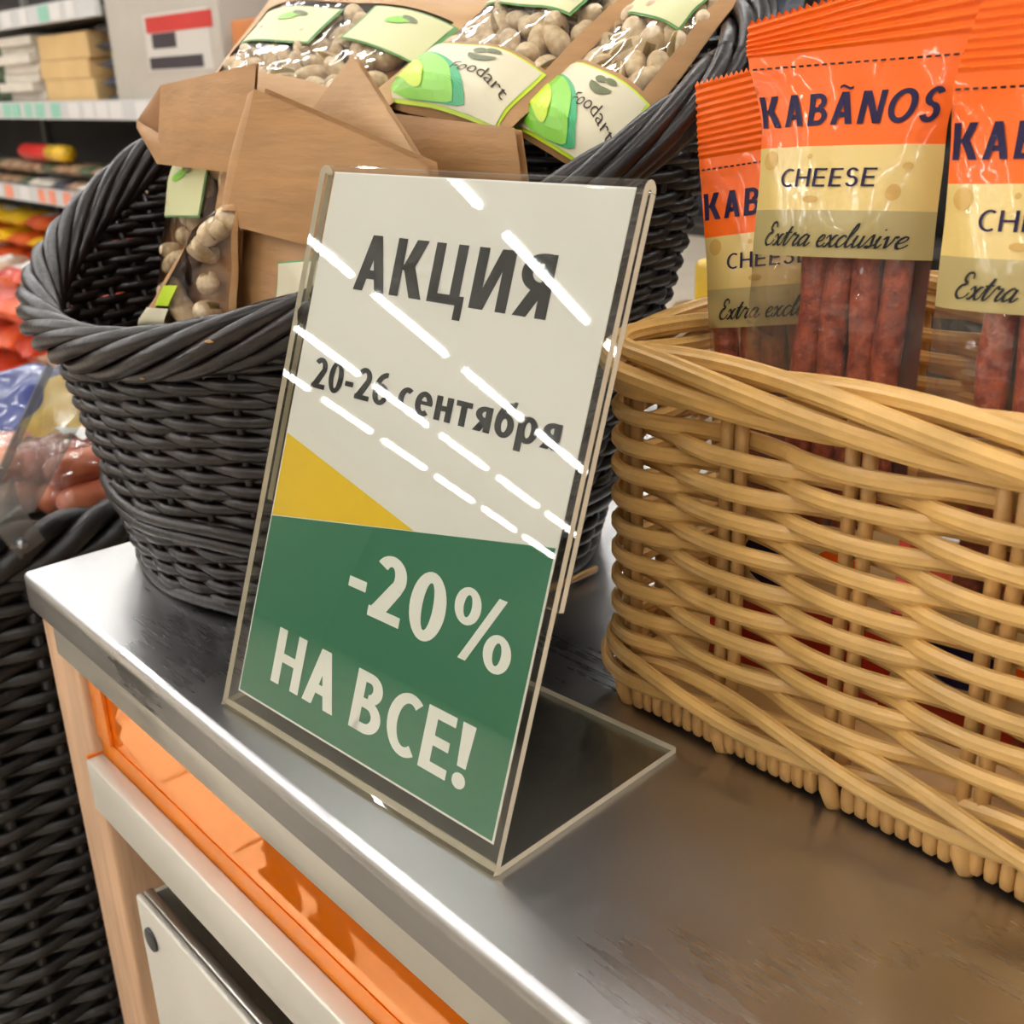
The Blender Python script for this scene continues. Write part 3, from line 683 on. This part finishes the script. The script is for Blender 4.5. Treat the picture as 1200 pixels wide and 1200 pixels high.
# ================================================================== PISTACHIO BAGS
def nut_mesh():
    mb = MB(); nu, nv = 16, 9
    def fn(a, b_):
        th = 2 * pi * a; ph = pi * b_; x = -cos(ph); r = sin(ph) ** .85
        w = 1 - .18 * x; gap = .62 if abs(sin(th / 2)) < .12 and x > -.35 else 1
        return V(x * .0094, r * .0053 * cos(th) * w * gap, r * .0058 * sin(th) * w)
    mb.grid(fn, nu, nv, mf=lambda a, b_: 1 if (a < .06 or a > .94) and b_ > .35 else 0)
    return mb.mesh('pistachio', ['pistachio_shell', 'pistachio_kernel'])
nut_me = nut_mesh()
def nut_bag(c4, label, thick=.013, window=(.1, .9, .42, .98), labels=(), text=None, nuts=26, m='kraft', crimp=0, seed=1, light=False, brand=False):
    """kraft pouch: c4 = bottom-left, bottom-right, top-right, top-left corners of its face"""
    rnd = random.Random(seed); A, B, C_, D = [Vector(q) for q in c4]
    N = ((B - A).cross(D - A) + (C_ - D).cross(C_ - B)).normalized()
    if N.z < 0 and N.y > 0: N = -N
    t = thing('nut_bag', (A + B) / 2, label, 'nut bag', 'kraft pistachio bags in the dark basket')
    def flat(s, w): return A.lerp(B, s).lerp(D.lerp(C_, s), w)
    def g(s, w): return (max(0, 1 - abs(2 * s - 1) ** 3.2)) * (max(0, min(1, w * 9)) ** .5) * (max(0, min(1, (1 - w) * 5)) ** .6)
    def pos(s, w, off=0):
        s = min(1, max(0, s)); return flat(s, w) + N * (thick * g(s, w) + off + .0007 * sin(11 * s + 5 * w + seed) * sin(9 * w + seed))
    x0, x1, w0, w1 = window
    def inw(s, w): return x0 < s < x1 and w0 < w < w1
    mb = MB().grid(lambda a, b_: pos(a, b_), 30, 30, skip=inw if window[1] > 0 else None)
    mb.grid(lambda a, b_: flat(1 - a, b_) - N * (thick * .55 * g(1 - a, b_)), 16, 16).build('body', m, t)
    if window[1] > 0:
        MB().grid(lambda a, b_: pos(x0 - .02 + (x1 - x0 + .04) * a, w0 - .02 + (w1 - w0 + .04) * b_, -.0004), 18, 18).build('window_film', 'film', t)
        MB().grid(lambda a, b_: flat(x0 - .02 + (x1 - x0 + .04) * a, w0 - .02 + (w1 - w0 + .04) * b_) - N * (thick * .2), 8, 8).build('lining', 'kraft_inside', t)
        k = 0; tries = 0; placed = []
        Wm = (B - A).length; Lm = (D - A).length
        while k < nuts and tries < 600:
            tries += 1; s = rnd.uniform(x0 + .03, x1 - .03); w = rnd.uniform(w0 + .02, w1 - .02)
            if any(((s - a) * Wm) ** 2 + ((w - b_) * Lm) ** 2 < .0090 ** 2 for a, b_ in placed): continue
            if thick * g(s, w) < .0058: continue
            placed.append((s, w)); k += 1
            d = thick * g(s, w) - .0072
            M = Matrix.Translation(flat(s, w) + N * d) @ Matrix.Rotation(rnd.uniform(0, 6.28), 4, N) @ Matrix.Rotation(rnd.uniform(0, 6.28), 4, V(rnd.uniform(-1, 1), rnd.uniform(-1, 1), rnd.uniform(-1, 1)).normalized()) @ Matrix.Scale(rnd.uniform(.86, 1.06), 4)
            inst('pistachio', nut_me, t, M)
    for (a0, a1, b0, b1, mm, edge) in labels:
        if edge: MB().grid(lambda a, b_: pos(a0 - .012 + (a1 - a0 + .024) * a, b0 - .010 + (b1 - b0 + .02) * b_, .0004), 10, 8).build('label_border', edge, t)
        lb = MB().grid(lambda a, b_: pos(a0 + (a1 - a0) * a, b0 + (b1 - b0) * b_, .0008), 12, 8).build('label', mm, t)
        if brand and b0 < .3:
            f = lambda a, b_: pos(a0 + (a1 - a0) * a, b0 + (b1 - b0) * b_, .0012)
            fw = lambda a, b_: f(min(1, a * 1.3), b_)
            f2 = lambda a, b_: pos(a0 + (a1 - a0) * min(1, a * 1.3), b0 + (b1 - b0) * b_, .0015)
            chk = lambda P_: [(P_[k_][0] * (1 - f_) + P_[(k_ + 1) % len(P_)][0] * f_, P_[k_][1] * (1 - f_) + P_[(k_ + 1) % len(P_)][1] * f_) for k_ in range(len(P_)) for f_ in (.25, .75)]
            dens = lambda P_: chk(chk(P_))
            sw = lambda r0, r1: [(0, r0 * .0), (0, r0)] + [(x * .1, r0 * sqrt(max(0, 1 - (x * .1 / .62) ** 2)) + .0) for x in range(1, 6)] + [(.62 * r0 / .95, 0)]
            shape2d('swoosh', dens([(0, 0), (0, .80), (.12, .80), (.26, .74), (.40, .60), (.52, .38), (.58, .18), (.60, 0)]), fw, 'label_teal', lb)
            shape2d('swoosh', dens([(0, 0), (0, .77), (.12, .77), (.26, .70), (.38, .55), (.47, .33), (.52, .15), (.53, 0)]), f2, 'label_green', lb)
            shape2d('swoosh', dens([(0, .30), (0, .62), (.10, .60), (.20, .50), (.28, .34), (.32, .12), (.24, .10), (.14, .22)]), lambda a, b_: f2(a, b_) + N * .0004, 'label_lime', lb)
            shape2d('bowl', [(.66 + .115 * cos(q), .84 + .13 * sin(q)) for q in (pi + pi * k_ / 10 for k_ in range(11))], f, 'label_olive', lb)
            shape2d('bowl_leaf', ell(.62, .90, .06, .05, 12), f, 'label_olive', lb)
            shape2d('bowl_leaf', ell(.72, .93, .06, .04, 12), f, 'label_olive', lb)
            lettering('brand_lettering', 'Foodart', lambda a, b_: f(.52 + .45 * a, .44 + .18 * b_ + .10 * sin(pi * a) - .14 * a), 'ink_brown', lb, -.004)
        elif mm == 'label_pale':
            f = lambda a, b_: pos(a0 + (a1 - a0) * a, b0 + (b1 - b0) * b_, .0012)
            shape2d('leaf_print', ell(.45, .70, .16, .09, 12, .5), f, 'label_green', lb); shape2d('leaf_print', ell(.58, .78, .12, .06, 12, -.4), f, 'label_olive', lb)
    return t
def o3(x, y, Y): return ony(x, y, Y)
# three bags lying on the slope, faces up, leaning on the high back of the basket
nut_bag([o3(598, 152, .193), o3(702, 216, .188), o3(872, -8, .264), o3(772, -16, .280)], 'pistachio bag along the sloping rim beside the orange packs, green swoosh label at its foot',
        window=(.10, .90, .40, .97), labels=((.05, .96, .02, .37, 'label_cream', 'label_lime'), (.16, .84, .70, .95, 'label_pale', 'label_edge')), brand=True, seed=3, thick=.012, nuts=34)
nut_bag([o3(440, 122, .190), o3(590, 160, .178), o3(762, -12, .266), o3(610, -16, .284)], 'pistachio bag with a green swoosh label, between two other face-up nut bags',
        window=(.08, .92, .38, .97), labels=((.05, .94, .02, .34, 'label_cream', 'label_lime'), (.18, .84, .66, .94, 'label_pale', 'label_edge')), brand=True, seed=5, thick=.014, nuts=38)
nut_bag([o3(232, 112, .160), o3(425, 150, .165), o3(600, 2, .275), o3(320, -6, .262)], 'pistachio bag with two pale labels, its kraft top on the high rim',
        window=(.10, .93, .10, .72), labels=((.14, .52, .36, .66, 'label_pale', 'label_edge'), (.66, .95, .42, .70, 'label_pale', 'label_edge')), seed=8, thick=.014, nuts=60, m='kraft_light')
# upright bags at the front
nut_bag([o3(186, 352, .112), o3(262, 380, .095), o3(318, 150, .112), o3(205, 176, .128)], 'narrow upright nut bag at the low front of the dark basket',
        window=(.06, .80, .05, .93), labels=((.10, .66, .56, .90, 'label_pale', 'label_edge'),), seed=11, thick=.010, nuts=18)
nut_bag([o3(158, 388, .088), o3(276, 400, .078), o3(280, 236, .086), o3(268, 236, .088)], 'slanted nut bag with a green label corner at the front rim of the dark basket',
        window=(.30, .97, .08, .95), labels=((.10, .52, .02, .22, 'label_cream', None), (.30, .50, .24, .40, 'label_lime', None)), seed=13, thick=.011, nuts=9)
nut_bag([o3(272, 395, .0875), o3(385, 380, .090), o3(400, 215, .106), o3(276, 215, .095)], 'plain-backed kraft bag standing directly behind the sign holder',
        window=(0, 0, 0, 0), labels=((.52, .99, .05, .46, 'label_cream', 'label_teal'),), seed=17, thick=.002)
# folded kraft tops
def sheet_thing(name, quads, label, m='kraft', th=.0012, cat='paper flap'):
    t = thing(name, quads[0][0], label, cat)
    for k, q in enumerate(quads):
        q = [Vector(p) for p in q]; N = (q[1] - q[0]).cross(q[-1] - q[0]).normalized()
        if N.dot(CAM - q[0]) < 0: N = -N
        def f(a, b_, off): 
            p = q[0].lerp(q[1], a).lerp(q[3].lerp(q[2], a), b_); return p + N * (off + .0022 * sin(pi * a) * sin(pi * b_))
        MB().grid(lambda a, b_: f(a, b_, 0), 10, 10).grid(lambda a, b_: f(1 - a, b_, -th), 10, 10).build('paper_panel', m if k == 0 else ('kraft_inside' if k == 2 else m), t)
    return t
sheet_thing('nut_bag', [[o3(184, 192, .102), o3(292, 205, .092), o3(300, 74, .094), o3(188, 100, .104)],
                        [o3(160, 150, .112), o3(184, 192, .102), o3(196, 165, .101), o3(160, 140, .112)],
                        [o3(160, 142, .113), o3(197, 165, .105), o3(188, 100, .104), o3(180, 112, .110)]],
            'kraft bag with a folded open top, its mouth gaping over the rim above the bin', cat='nut bag')
sheet_thing('nut_bag', [[o3(262, 262, .083), o3(520, 330, .108), o3(500, 192, .1125), o3(298, 104, .088)],
                        [o3(262, 262, .0835), o3(298, 104, .0885), o3(290, 110, .094), o3(256, 258, .090)]],
            'wide plain kraft bag turned with its back to the aisle behind the sign', cat='nut bag', th=.006)
sheet_thing('nut_bag', [[o3(360, 135, .130), o3(500, 215, .122), o3(488, 182, .124), o3(413, 64, .136)]],
            'kraft bag corner sticking up as a pale triangle above the sign holder', m='kraft_light', cat='nut bag', th=.003)
sheet_thing('nut_bag', [[o3(455, 215, .150), o3(612, 215, .150), o3(603, 150, .152), o3(462, 133, .158)]],
            'kraft bag with a straight top edge lying under the green swoosh labels', cat='nut bag', th=.004)

# ================================================================== BLACK WICKER BIN AT THE TABLE'S END
wb = thing('wicker_bin', (-.28, .16, FZ), 'tall black wicker bin standing past the end of the table', 'bin')
bp_at, bp_len = rounded_path([(-.46, -.046, 0), (-.095, -.046, 0), (-.095, .40, 0), (-.46, .40, 0)], .012, 400)
def wbp(s, z, out=0):
    p = bp_at(s); t = (bp_at(s + .004) - bp_at(s - .004)).normalized(); n = V(t.y, -t.x, 0); return V(p.x, p.y, z) + n * out, n
NB = 40; SB = bp_len / NB; zz = -.045; r = 0
while zz > -.72:
    P, F = [], []
    for k in range(384):
        s = bp_len * k / 384; q, n = wbp(s, zz, .0042 * cos(pi * s / SB) * (1 if r % 2 else -1)); P.append(q); F.append(n)
    MB().tube(P, (.0036, .0046), 6, True, frames=F).build('strand', 'wicker_bin', wb); zz -= .0080; r += 1
for k in range(NB):
    MB().tube([wbp(k * SB, z_)[0] for z_ in (-.84, -.5, -.25, -.03)], .0042, 6).build('stake', 'wicker_bin', wb)
for j in range(4):
    P = []
    for k in range(300):
        s = bp_len * k / 300; q = 2 * pi * (j / 4 + 12 * k / 300); P.append(wbp(s, -.026 + .012 * sin(q), .010 * cos(q))[0])
    MB().tube(P, .0075, 8, True).build('rim_strand', 'wicker_bin', wb)
MB().grid(lambda a, b_: wbp(bp_len * a, -.03, -.012)[0] * b_ + V(-.28, .16, -.03) * (1 - b_), 40, 2).build('false_floor', 'shelf_dark', wb)
MB().grid(lambda a, b_: wbp(bp_len * a, -.84 + .80 * b_, -.011)[0], 60, 2).build('gap_shade_sheet', 'shelf_dark', wb)  # dark sheet added behind the weave so its gaps look shaded
MB().grid(lambda a, b_: wbp(bp_len * a, -.845, 0)[0] * b_ + V(-.28, .16, -.845) * (1 - b_), 40, 2).build('base', 'wicker_bin', wb)

def lump_pack(name, c, sx, sy, sz, rz, m, label, cat, group=None, seed=0, tilt=0, label_m=None, n=16):
    """crumpled vacuum / pillow pouch"""
    rnd = random.Random(seed); f1, f2, f3 = rnd.uniform(3, 6), rnd.uniform(3, 6), rnd.uniform(0, 6); c = Vector(c)
    Rm = Matrix.Rotation(rz, 3, 'Z') @ Matrix.Rotation(tilt, 3, 'X')
    def fn(a, b_, sg, off=0):
        x, y = 2 * a - 1, 2 * b_ - 1; e = (max(0, 1 - abs(x) ** 3) * max(0, 1 - abs(y) ** 3)) ** .55
        d = e * (1 + .22 * sin(f1 * x + f3) * cos(f2 * y + f3)) + .04 * sin(9 * x + f3)
        return c + Rm @ V(x * sx * (1 + .03 * sin(7 * y + f3)), y * sy * (1 + .03 * sin(6 * x + f3)), sg * (sz * d + off))
    t = thing(name, c - V(0, 0, sz), label, cat, group)
    MB().grid(lambda a, b_: fn(a, b_, 1), n, n).grid(lambda a, b_: fn(1 - a, b_, -1), n, n).build('pouch', m, t)
    if label_m: MB().grid(lambda a, b_: fn(.25 + .5 * a, .3 + .35 * b_, 1, .0012), 8, 6).build('label', label_m, t)
    return t
FL = -.03
for k, (px, py, X, L, rr, rz, m, lb) in enumerate((
        (86, 560, -.165, .030, .0115, .15, 'ham', 'pink cooked sausage pack on top of the black wicker bin, nearest the rim'),
        (4, 574, -.200, .026, .0115, -.25, 'ham_pale', 'pale pink sausage pack beside the clear price holder on the bin'),
        (132, 556, -.262, .034, .0115, .3, 'ham_pale', 'pale pink sausage pack touching the dark basket side of the bin'))):
    q = onx(px, py, X); c = V(q.x, q.y, FL + .0015); t = thing('meat_pack', c, lb, 'meat pack', 'pink meat packs on the black bin')
    Rz = Matrix.Rotation(rz, 3, 'Z')
    for j in range(7):
        lay, col_ = (0, j) if j < 4 else (1, j - 4); off = (col_ - 1.5 + .5 * lay) * rr * 2
        pts = [c + Rz @ V(off + .002 * sin(3 * f + j), (f - .5) * 2 * L + .004 * sin(j * 2.1), rr + .001 + lay * rr * 1.73) for f in (0, .04, .12, .3, .5, .7, .88, .96, 1)]
        MB().tube(pts, [rr * w for w in (.3, .72, .97, 1, 1, 1, .97, .72, .3)], 12).build('frankfurter', m, t)
    def fn(a, b_): 
        x, y = 2 * a - 1, 2 * b_ - 1; e = max(0, 1 - abs(x) ** 4) * max(0, 1 - abs(y) ** 4)
        return c + Rz @ V(x * rr * 4.4, y * (L + .006), .002 + rr * 3.9 * e ** .5 + .0015 * sin(14 * x + 9 * y))
    MB().grid(fn, 18, 18).build('film', 'film', t)
    if k == 0: MB().grid(lambda a, b_: fn(.25 + .4 * a, .55 + .25 * b_) + V(0, 0, .0012), 8, 6).build('label', 'tag_white', t)
q = onz(92, 492, .013); lump_pack('snack_pouch', (q.x, q.y, q.z), .042, .040, .022, .5, 'pouch_yellow', 'yellow pouch with a blue top lying behind the meat packs', 'pouch', None, 21, tilt=.5)
q = onz(106, 462, .016); lump_pack('snack_pouch', (q.x, q.y, q.z), .040, .04, .018, .6, 'pouch_blue', 'blue and white pouch propped above the yellow pouch', 'pouch', None, 22, tilt=.62, label_m='tag_white')
q = onz(22, 484, .012); lump_pack('snack_pouch', (q.x, q.y, q.z), .055, .05, .022, .2, 'pouch_blue', 'dark blue pouch behind the clear price holder', 'pouch', None, 23, tilt=.4)
# clear price holder clipped to the bin rim
ph = thing('price_holder', onx(25, 625, -.085), 'clear plastic price holder clipped to the rim of the black bin', 'price holder')
def plate(name, pts, th, m, parent):
    p = [Vector(q) for q in pts]; N = (p[1] - p[0]).cross(p[-1] - p[0]).normalized()
    return MB().hexa([q - N * th / 2 for q in p] + [q + N * th / 2 for q in p]).build(name, m, parent, smooth=False)
plate('sleeve', [onx(-35, 620, -.10), onx(40, 600, -.10), onx(118, 455, -.16), onx(56, 428, -.16)], .002, 'price_plastic', ph)
plate('sleeve_edge', [onx(-30, 610, -.099), onx(-20, 614, -.099), onx(62, 432, -.159), onx(54, 427, -.159)], .003, 'price_plastic', ph)
plate('clip', [onx(-8, 618, -.080), onx(22, 655, -.080), onx(51, 632, -.082), onx(24, 592, -.082)], .004, 'price_plastic', ph)
plate('clip_jaw', [onx(-8, 612, -.088), onx(24, 592, -.088), onx(14, 560, -.092), onx(-14, 580, -.092)], .003, 'price_plastic', ph)
q = onx(24, 636, -.078); MB().tube([q, q + V(.004, 0, 0)], .003, 12).build('rivet', 'steel_plain', ph)

# ================================================================== SHELVING BEHIND
YS = 1.5
sh_ = thing('store_shelf', (-4.4, YS, FZ), 'long white supermarket shelf unit with price rails along each shelf', 'shelf')
SZ = (.50, .175, -.145, -.50, -.80)
X0, X1 = -7.4, -2.2
for k, zt in enumerate(SZ):
    X1 = ony(133, 90, 1.52).x if k == 0 else -2.2
    boxpart('shelf_board', (X0, YS + .012, zt - .03), (X1, YS + .45, zt - .0), 'shelf_grey', sh_)
    rl = boxpart('price_rail', (X0, YS - .006, zt - .032), (X1, YS + .011, zt + .032 if k != 2 else zt + .03), 'shelf_white', sh_)
    x = -5.6
    while x < X1 - .1:
        w = random.uniform(.07, .10); m_ = random.choice(['tag_mint', 'tag_white', 'tag_white']) if k < 2 else random.choice(['tag_salmon', 'tag_white', 'tag_salmon'])
        boxpart('price_tag', (x, YS - .0085, zt - .026), (x + w, YS - .0064, zt + .026), m_, rl); x += w + random.uniform(.01, .12)
X1 = -2.2
boxpart('back_board', (X0, YS + .451, FZ), (X1, YS + .475, 1.15), 'shelf_dark', sh_)
for x in (X0, -5.2, -3.7, X1 + .02): boxpart('upright', (x - .02, YS + .425, FZ), (x + .02, YS + .4505, 1.15), 'shelf_grey', sh_)
def sy(px, py): return ony(px, py, YS + .02)
zt = SZ[1]
# stack of thin white cartons
xa, xb = sy(2, 100).x, sy(42, 100).x; zc = zt + .0005
for k in range(9):
    h = .0335; j = .02 * sin(k * 1.9)
    if zc + h > .46: break
    tag(MB().box((xa + j, YS + .03 + .02 * sin(k * 2.3), zc), (xb + j, YS + .30, zc + h - .001)).build('carton', 'carton_white', org=(xa, YS + .03, zc), smooth=False, bevel=.003), ('lowest' if k == 0 else ('topmost' if k == 8 else 'thin')) + ' white carton in the stack on the shelf beside the brown boxes', 'carton', 'stack of thin white cartons on the shelf'); zc += h
# brown boxes
xa, xb = sy(50, 100).x, sy(108, 100).x; zc = zt + .0005
for k, (h, d, lb) in enumerate(((.105, 0, 'lowest brown cardboard box on the shelf, under two others'), (.065, -.03, 'flat middle brown cardboard box between two others on the shelf'), (.088, -.01, 'topmost brown cardboard box on the shelf, next to white cartons'))):
    tag(MB().box((xa + d, YS + .03, zc), (xb + d, YS + .32, zc + h - .001)).build('cardboard_box', 'carton_kraft', org=(xa, YS + .03, zc), smooth=False, bevel=.004), lb, 'box', 'brown boxes stacked on the shelf'); zc += h
for k in range(5):
    xx = sy(122, 90).x + random.uniform(-.01, .01)
    lump_pack('dark_pouch', (xx, YS + .145, zt + .030 + k * .058), .085, .11, .022, 0, 'pouch_slate', ('slate grey pouch stacked between brown boxes and the grey carton' if k else 'lowest slate grey pouch beside the grey carton on the shelf'), 'pouch', 'slate pouches stacked on the shelf', 30 + k, n=10)
for k in range(7):
    tag(MB().tube([V(sy(-12, 60).x, YS + .1, zt + .0005 + k * .036), V(sy(-12, 60).x, YS + .1, zt + .034 + k * .036)], .07, 20).build('tin', 'pouch_green', org=(sy(-8, 60).x, YS + .1, zt + k * .036), bevel=.004), 'flat dark green tin in the stack beside the white cartons', 'tin', 'stack of flat green tins')
# big grey carton
gx0, gx1 = sy(136, 90).x, sy(266, 90).x
gc = thing('carton', (gx0, YS + .02, zt), 'large grey carton with a printed label and red strip on the shelf', 'carton')
boxpart('body', (gx0, YS + .015, zt + .0005), (gx1, YS + .40, zt + .62), 'carton_grey', gc, .006)
def gq(px0, py0, px1, py1, m, nm, off):
    a = ony(px0, py0, YS + .015); c = ony(px1, py1, YS + .015)
    MB().box((a.x, YS + .0145 - off, c.z), (c.x, YS + .0145 - off + .0006, a.z)).build(nm, m, gc, smooth=False)
gq(167, 18, 251, 80, 'label_grey', 'printed_label', .0010); gq(170, 21, 250, 31, 'print_red', 'red_strip', .0020); gq(178, 40, 208, 55, 'print_dark', 'product_print', .0020); gq(176, 68, 240, 78, 'print_dark', 'code_strip', .0020)
cb_x0, cb_x1 = sy(268, 50).x, sy(330, 50).x
tag(MB().box((cb_x0 + .02, YS + .02, zt + .0005), (cb_x1, YS + .3, ony(268, 24, YS + .02).z)).build('cardboard_box', 'carton_orange', org=(cb_x0, YS + .02, zt), smooth=False, bevel=.005), 'orange-brown cardboard box beside the large grey carton', 'box')
tag(MB().box((gx1 + .02, YS + .2, SZ[0] + .33), (gx1 + .9, YS + .42, SZ[0] + .6)).build('cardboard_box', 'shelf_dark', org=(gx1, YS + .2, SZ[0] + .33), smooth=False, bevel=.006), 'dark box standing behind the grey carton at the top of the shelf', 'box')
# second shelf: beige pouches, a red bottle
zt = SZ[2]; n_ = 0
SHN = {'pouch_beige': 'brownish beige', 'carton_white': 'off-white', 'pouch_slate': 'slate grey', 'pouch_green': 'dull green', 'pouch_red': 'red', 'pouch_orange': 'orange', 'pouch_yellow': 'yellow', 'tag_white': 'white'}
xw = sy(-25, 200).x
while xw < sy(178, 200).x:
    for lay in range(2):
        n_ += 1; m_ = random.choice(['pouch_beige', 'pouch_beige', 'carton_white', 'pouch_slate', 'pouch_green'])
        lump_pack('nut_pouch', (xw + .03 * lay, YS + .10, zt + .034 + .064 * lay), .058, .075, .022, 0, m_, SHN[m_] + ' nut pouch heaped on the middle shelf above the salmon price rail', 'pouch', SHN[m_] + ' nut pouches on the middle shelf', 60 + n_, n=8)
    xw += .128
bq = sy(20, 190) + V(0, .03, .155); tq = sy(68, 158) + V(0, .03, .155)
bq.z = tq.z = zt + .160
bt = thing('sauce_bottle', bq - V(0, 0, .032), 'red bottle with a yellow cap lying on the nut pouches', 'bottle')
MB().tube([bq + V(0, 0, .0), bq.lerp(tq, .1), bq.lerp(tq, .55), bq.lerp(tq, .62)], [.02, .032, .032, .02], 14).build('body', 'bottle_red', bt)
MB().tube([bq.lerp(tq, .62), bq.lerp(tq, .8), bq.lerp(tq, 1.0)], [.030, .032, .03], 14).build('cap', 'pouch_yellow', bt)
for k, px in enumerate((80, 105, 140, 165)):
    q = sy(px, 150); lump_pack('snack_pouch', (q.x, YS + .33, zt + .115), .085, .10, .03, 0, ('pouch_red', 'shelf_dark', 'pouch_slate', 'pouch_yellow')[k], ('red', 'dark brown', 'slate blue', 'ochre')[k] + ' pouch standing at the back of the middle shelf', 'pouch', None, 90 + k, tilt=1.45, n=10)
# lower shelves: yellow, orange and red packs
n_ = 0
for zt, cols in ((SZ[3], ['pouch_yellow', 'pouch_orange', 'pouch_orange', 'pouch_red']), (SZ[4], ['pouch_red', 'pouch_orange', 'pouch_red'])):
    xw = sy(-40, 300).x
    while xw < sy(185, 300).x:
        for lay in range(3 if zt > -.6 else 2):
            n_ += 1; m_ = random.choice(cols)
            if zt == SZ[3] and lay == 2: m_ = 'pouch_yellow' if xw < sy(30, 300).x else 'pouch_orange'
            lump_pack('snack_pouch', (xw, YS + .12, zt + .043 + .090 * lay), .115, .10, .032, 0, m_, SHN[m_] + (' snack pouch stacked on the shelf just above the lowest' if zt > -.6 else ' snack pouch stacked on the lowest shelf'), 'pouch', SHN[m_] + (' pouches on the second-lowest shelf' if zt > -.6 else ' pouches on the lowest shelf'), 120 + n_, n=8, label_m=random.choice([None, None, 'tag_white']))
        xw += .25
# low floor stand with red packs in front of the shelf
fs = thing('floor_stand', (-3.0, 1.05, FZ), 'low grey floor stand heaped with red and orange pouches', 'stand')
boxpart('deck', (-3.9, .80, FZ + .16), (-2.0, 1.30, FZ + .19), 'shelf_grey', fs)
for x in (-3.85, -2.95, -2.05):
    for y in (.84, 1.26): boxpart('post', (x - .018, y - .018, FZ), (x + .018, y + .018, FZ + .16), 'shelf_grey', fs)
n_ = 0
for lay in range(4):
    for ix in range(8 - lay % 2):
        for iy in range(2):
            n_ += 1; m_ = random.choice(['pouch_red', 'pouch_orange', 'pouch_red', 'pouch_orange', 'pouch_red', 'pouch_beige', 'tag_white'])
            lump_pack('snack_pouch', (-3.78 + .23 * ix + .11 * (lay % 2), .93 + .23 * iy, FZ + .233 + .092 * lay), .100, .100, .033, random.uniform(-.35, .35), m_, SHN[m_] + ' pouch heaped on the low floor stand in front of the shelf', 'pouch', SHN[m_] + ' pouches on the floor stand', 200 + n_, tilt=random.uniform(-.12, .12), n=8, label_m=random.choice([None, 'tag_white', None]))
# dark shelf unit straight behind the table
ds = thing('store_shelf', (.4, 2.6, FZ), 'dark shelf unit far behind the rattan basket', 'shelf')
boxpart('back_board', (-1.9, 2.95, FZ), (1.9, 2.98, 1.3), 'shelf_dark', ds)
for zt in (-.6, -.2, .2, .6, 1.0): boxpart('shelf_board', (-1.9, 2.55, zt - .03), (1.9, 2.949, zt), 'shelf_dark', ds)
for k in range(30):
    x = -1.8 + (k % 15) * .25; zt = (.2, -.2)[k // 15]
    lump_pack('dark_pouch', (x, 2.72, zt + .127), .10, .12, .04, 0, random.choice(['pouch_slate', 'shelf_dark', 'wicker_bin']), 'dark pouch standing in a row on the dark shelf unit', 'pouch', 'dark pouches on the far shelf', 300 + k, tilt=1.5, n=8)

# ================================================================== SMALL THINGS ON THE TABLE BEHIND THE BASKETS
q = ony(800, 392, .50)
pb = thing('paper_bag', (q.x, .5, 0.0005), 'beige crumpled paper bag standing behind the two baskets', 'bag')
def crump(a, b_): 
    t = 2 * pi * a; r = .045 + .006 * sin(5 * t) + .01 * b_; return V(.055 + r * cos(t), .52 + r * .7 * sin(t), .0006 + .062 * b_ + .004 * sin(3 * t) * b_)
MB().grid(crump, 30, 6).build('body', 'cloth_beige', pb)
MB().grid(lambda a, b_: crump(a, 0) * b_ + V(.055, .52, .0006) * (1 - b_), 30, 2).build('base', 'cloth_beige', pb)
yb = thing('yellow_box', (.055, .52, .002), 'bright yellow packet standing in the beige paper bag', 'packet')
boxpart('body', (.030, .508, .0012), (.070, .528, .105), 'pouch_yellow', yb, .006)
sc = thing('steel_canister', (.13, .575, 0.0005), 'plain steel canister behind the beige paper bag', 'canister')
MB().tube([V(.10, .575, .0006), V(.10, .575, .15)], .036, 28).build('body', 'steel_plain', sc, bevel=.003)
MB().tube([V(.10, .575, .1505), V(.10, .575, .160)], .0375, 28).build('lid', 'shelf_white', sc, bevel=.003)

# ================================================================== TROLLEY IN THE AISLE (mirrored in the orange panel)
tr = thing('shopping_trolley', (-.6, -.62, FZ), 'wire shopping trolley parked in the aisle in front of the table', 'trolley')
tx0, tx1, ty0, ty1 = -.60, .02, -.80, -.385
for x in (tx0, tx0 + .13, tx1):
    for y in (ty0 + .03, ty1 - .008):
        MB().tube([V(x, y, FZ + .08), V(x, y, FZ + .52)], .013, 10).build('leg', 'cart_wire', tr)
        MB().tube([V(x, y - .012, FZ + .041), V(x, y + .012, FZ + .041)], .041, 16).build('wheel', 'black_plastic', tr)
for zt in (FZ + .12, FZ + .52):
    MB().tube([V(tx0, ty0, zt), V(tx1, ty0, zt), V(tx1, ty1, zt), V(tx0, ty1, zt)], .010, 8, True).build('frame', 'cart_wire', tr)
for k in range(9):
    x = tx0 + (tx1 - tx0) * k / 8
    for y in (ty0, ty1): MB().tube([V(x, y, FZ + .12), V(x, y, FZ + .52)], .004, 6).build('wire', 'cart_wire', tr)
for k in range(7):
    y = ty0 + (ty1 - ty0) * k / 6
    for x in (tx0, tx1): MB().tube([V(x, y, FZ + .12), V(x, y, FZ + .52)], .004, 6).build('wire', 'cart_wire', tr)
    MB().tube([V(tx0, y, FZ + .13), V(tx1, y, FZ + .13)], .004, 6).build('wire', 'cart_wire', tr)

# lift everything so that the floor is at z = 0
for o in COL.objects:
    if o.parent is None and o is not cam: o.location.z += H
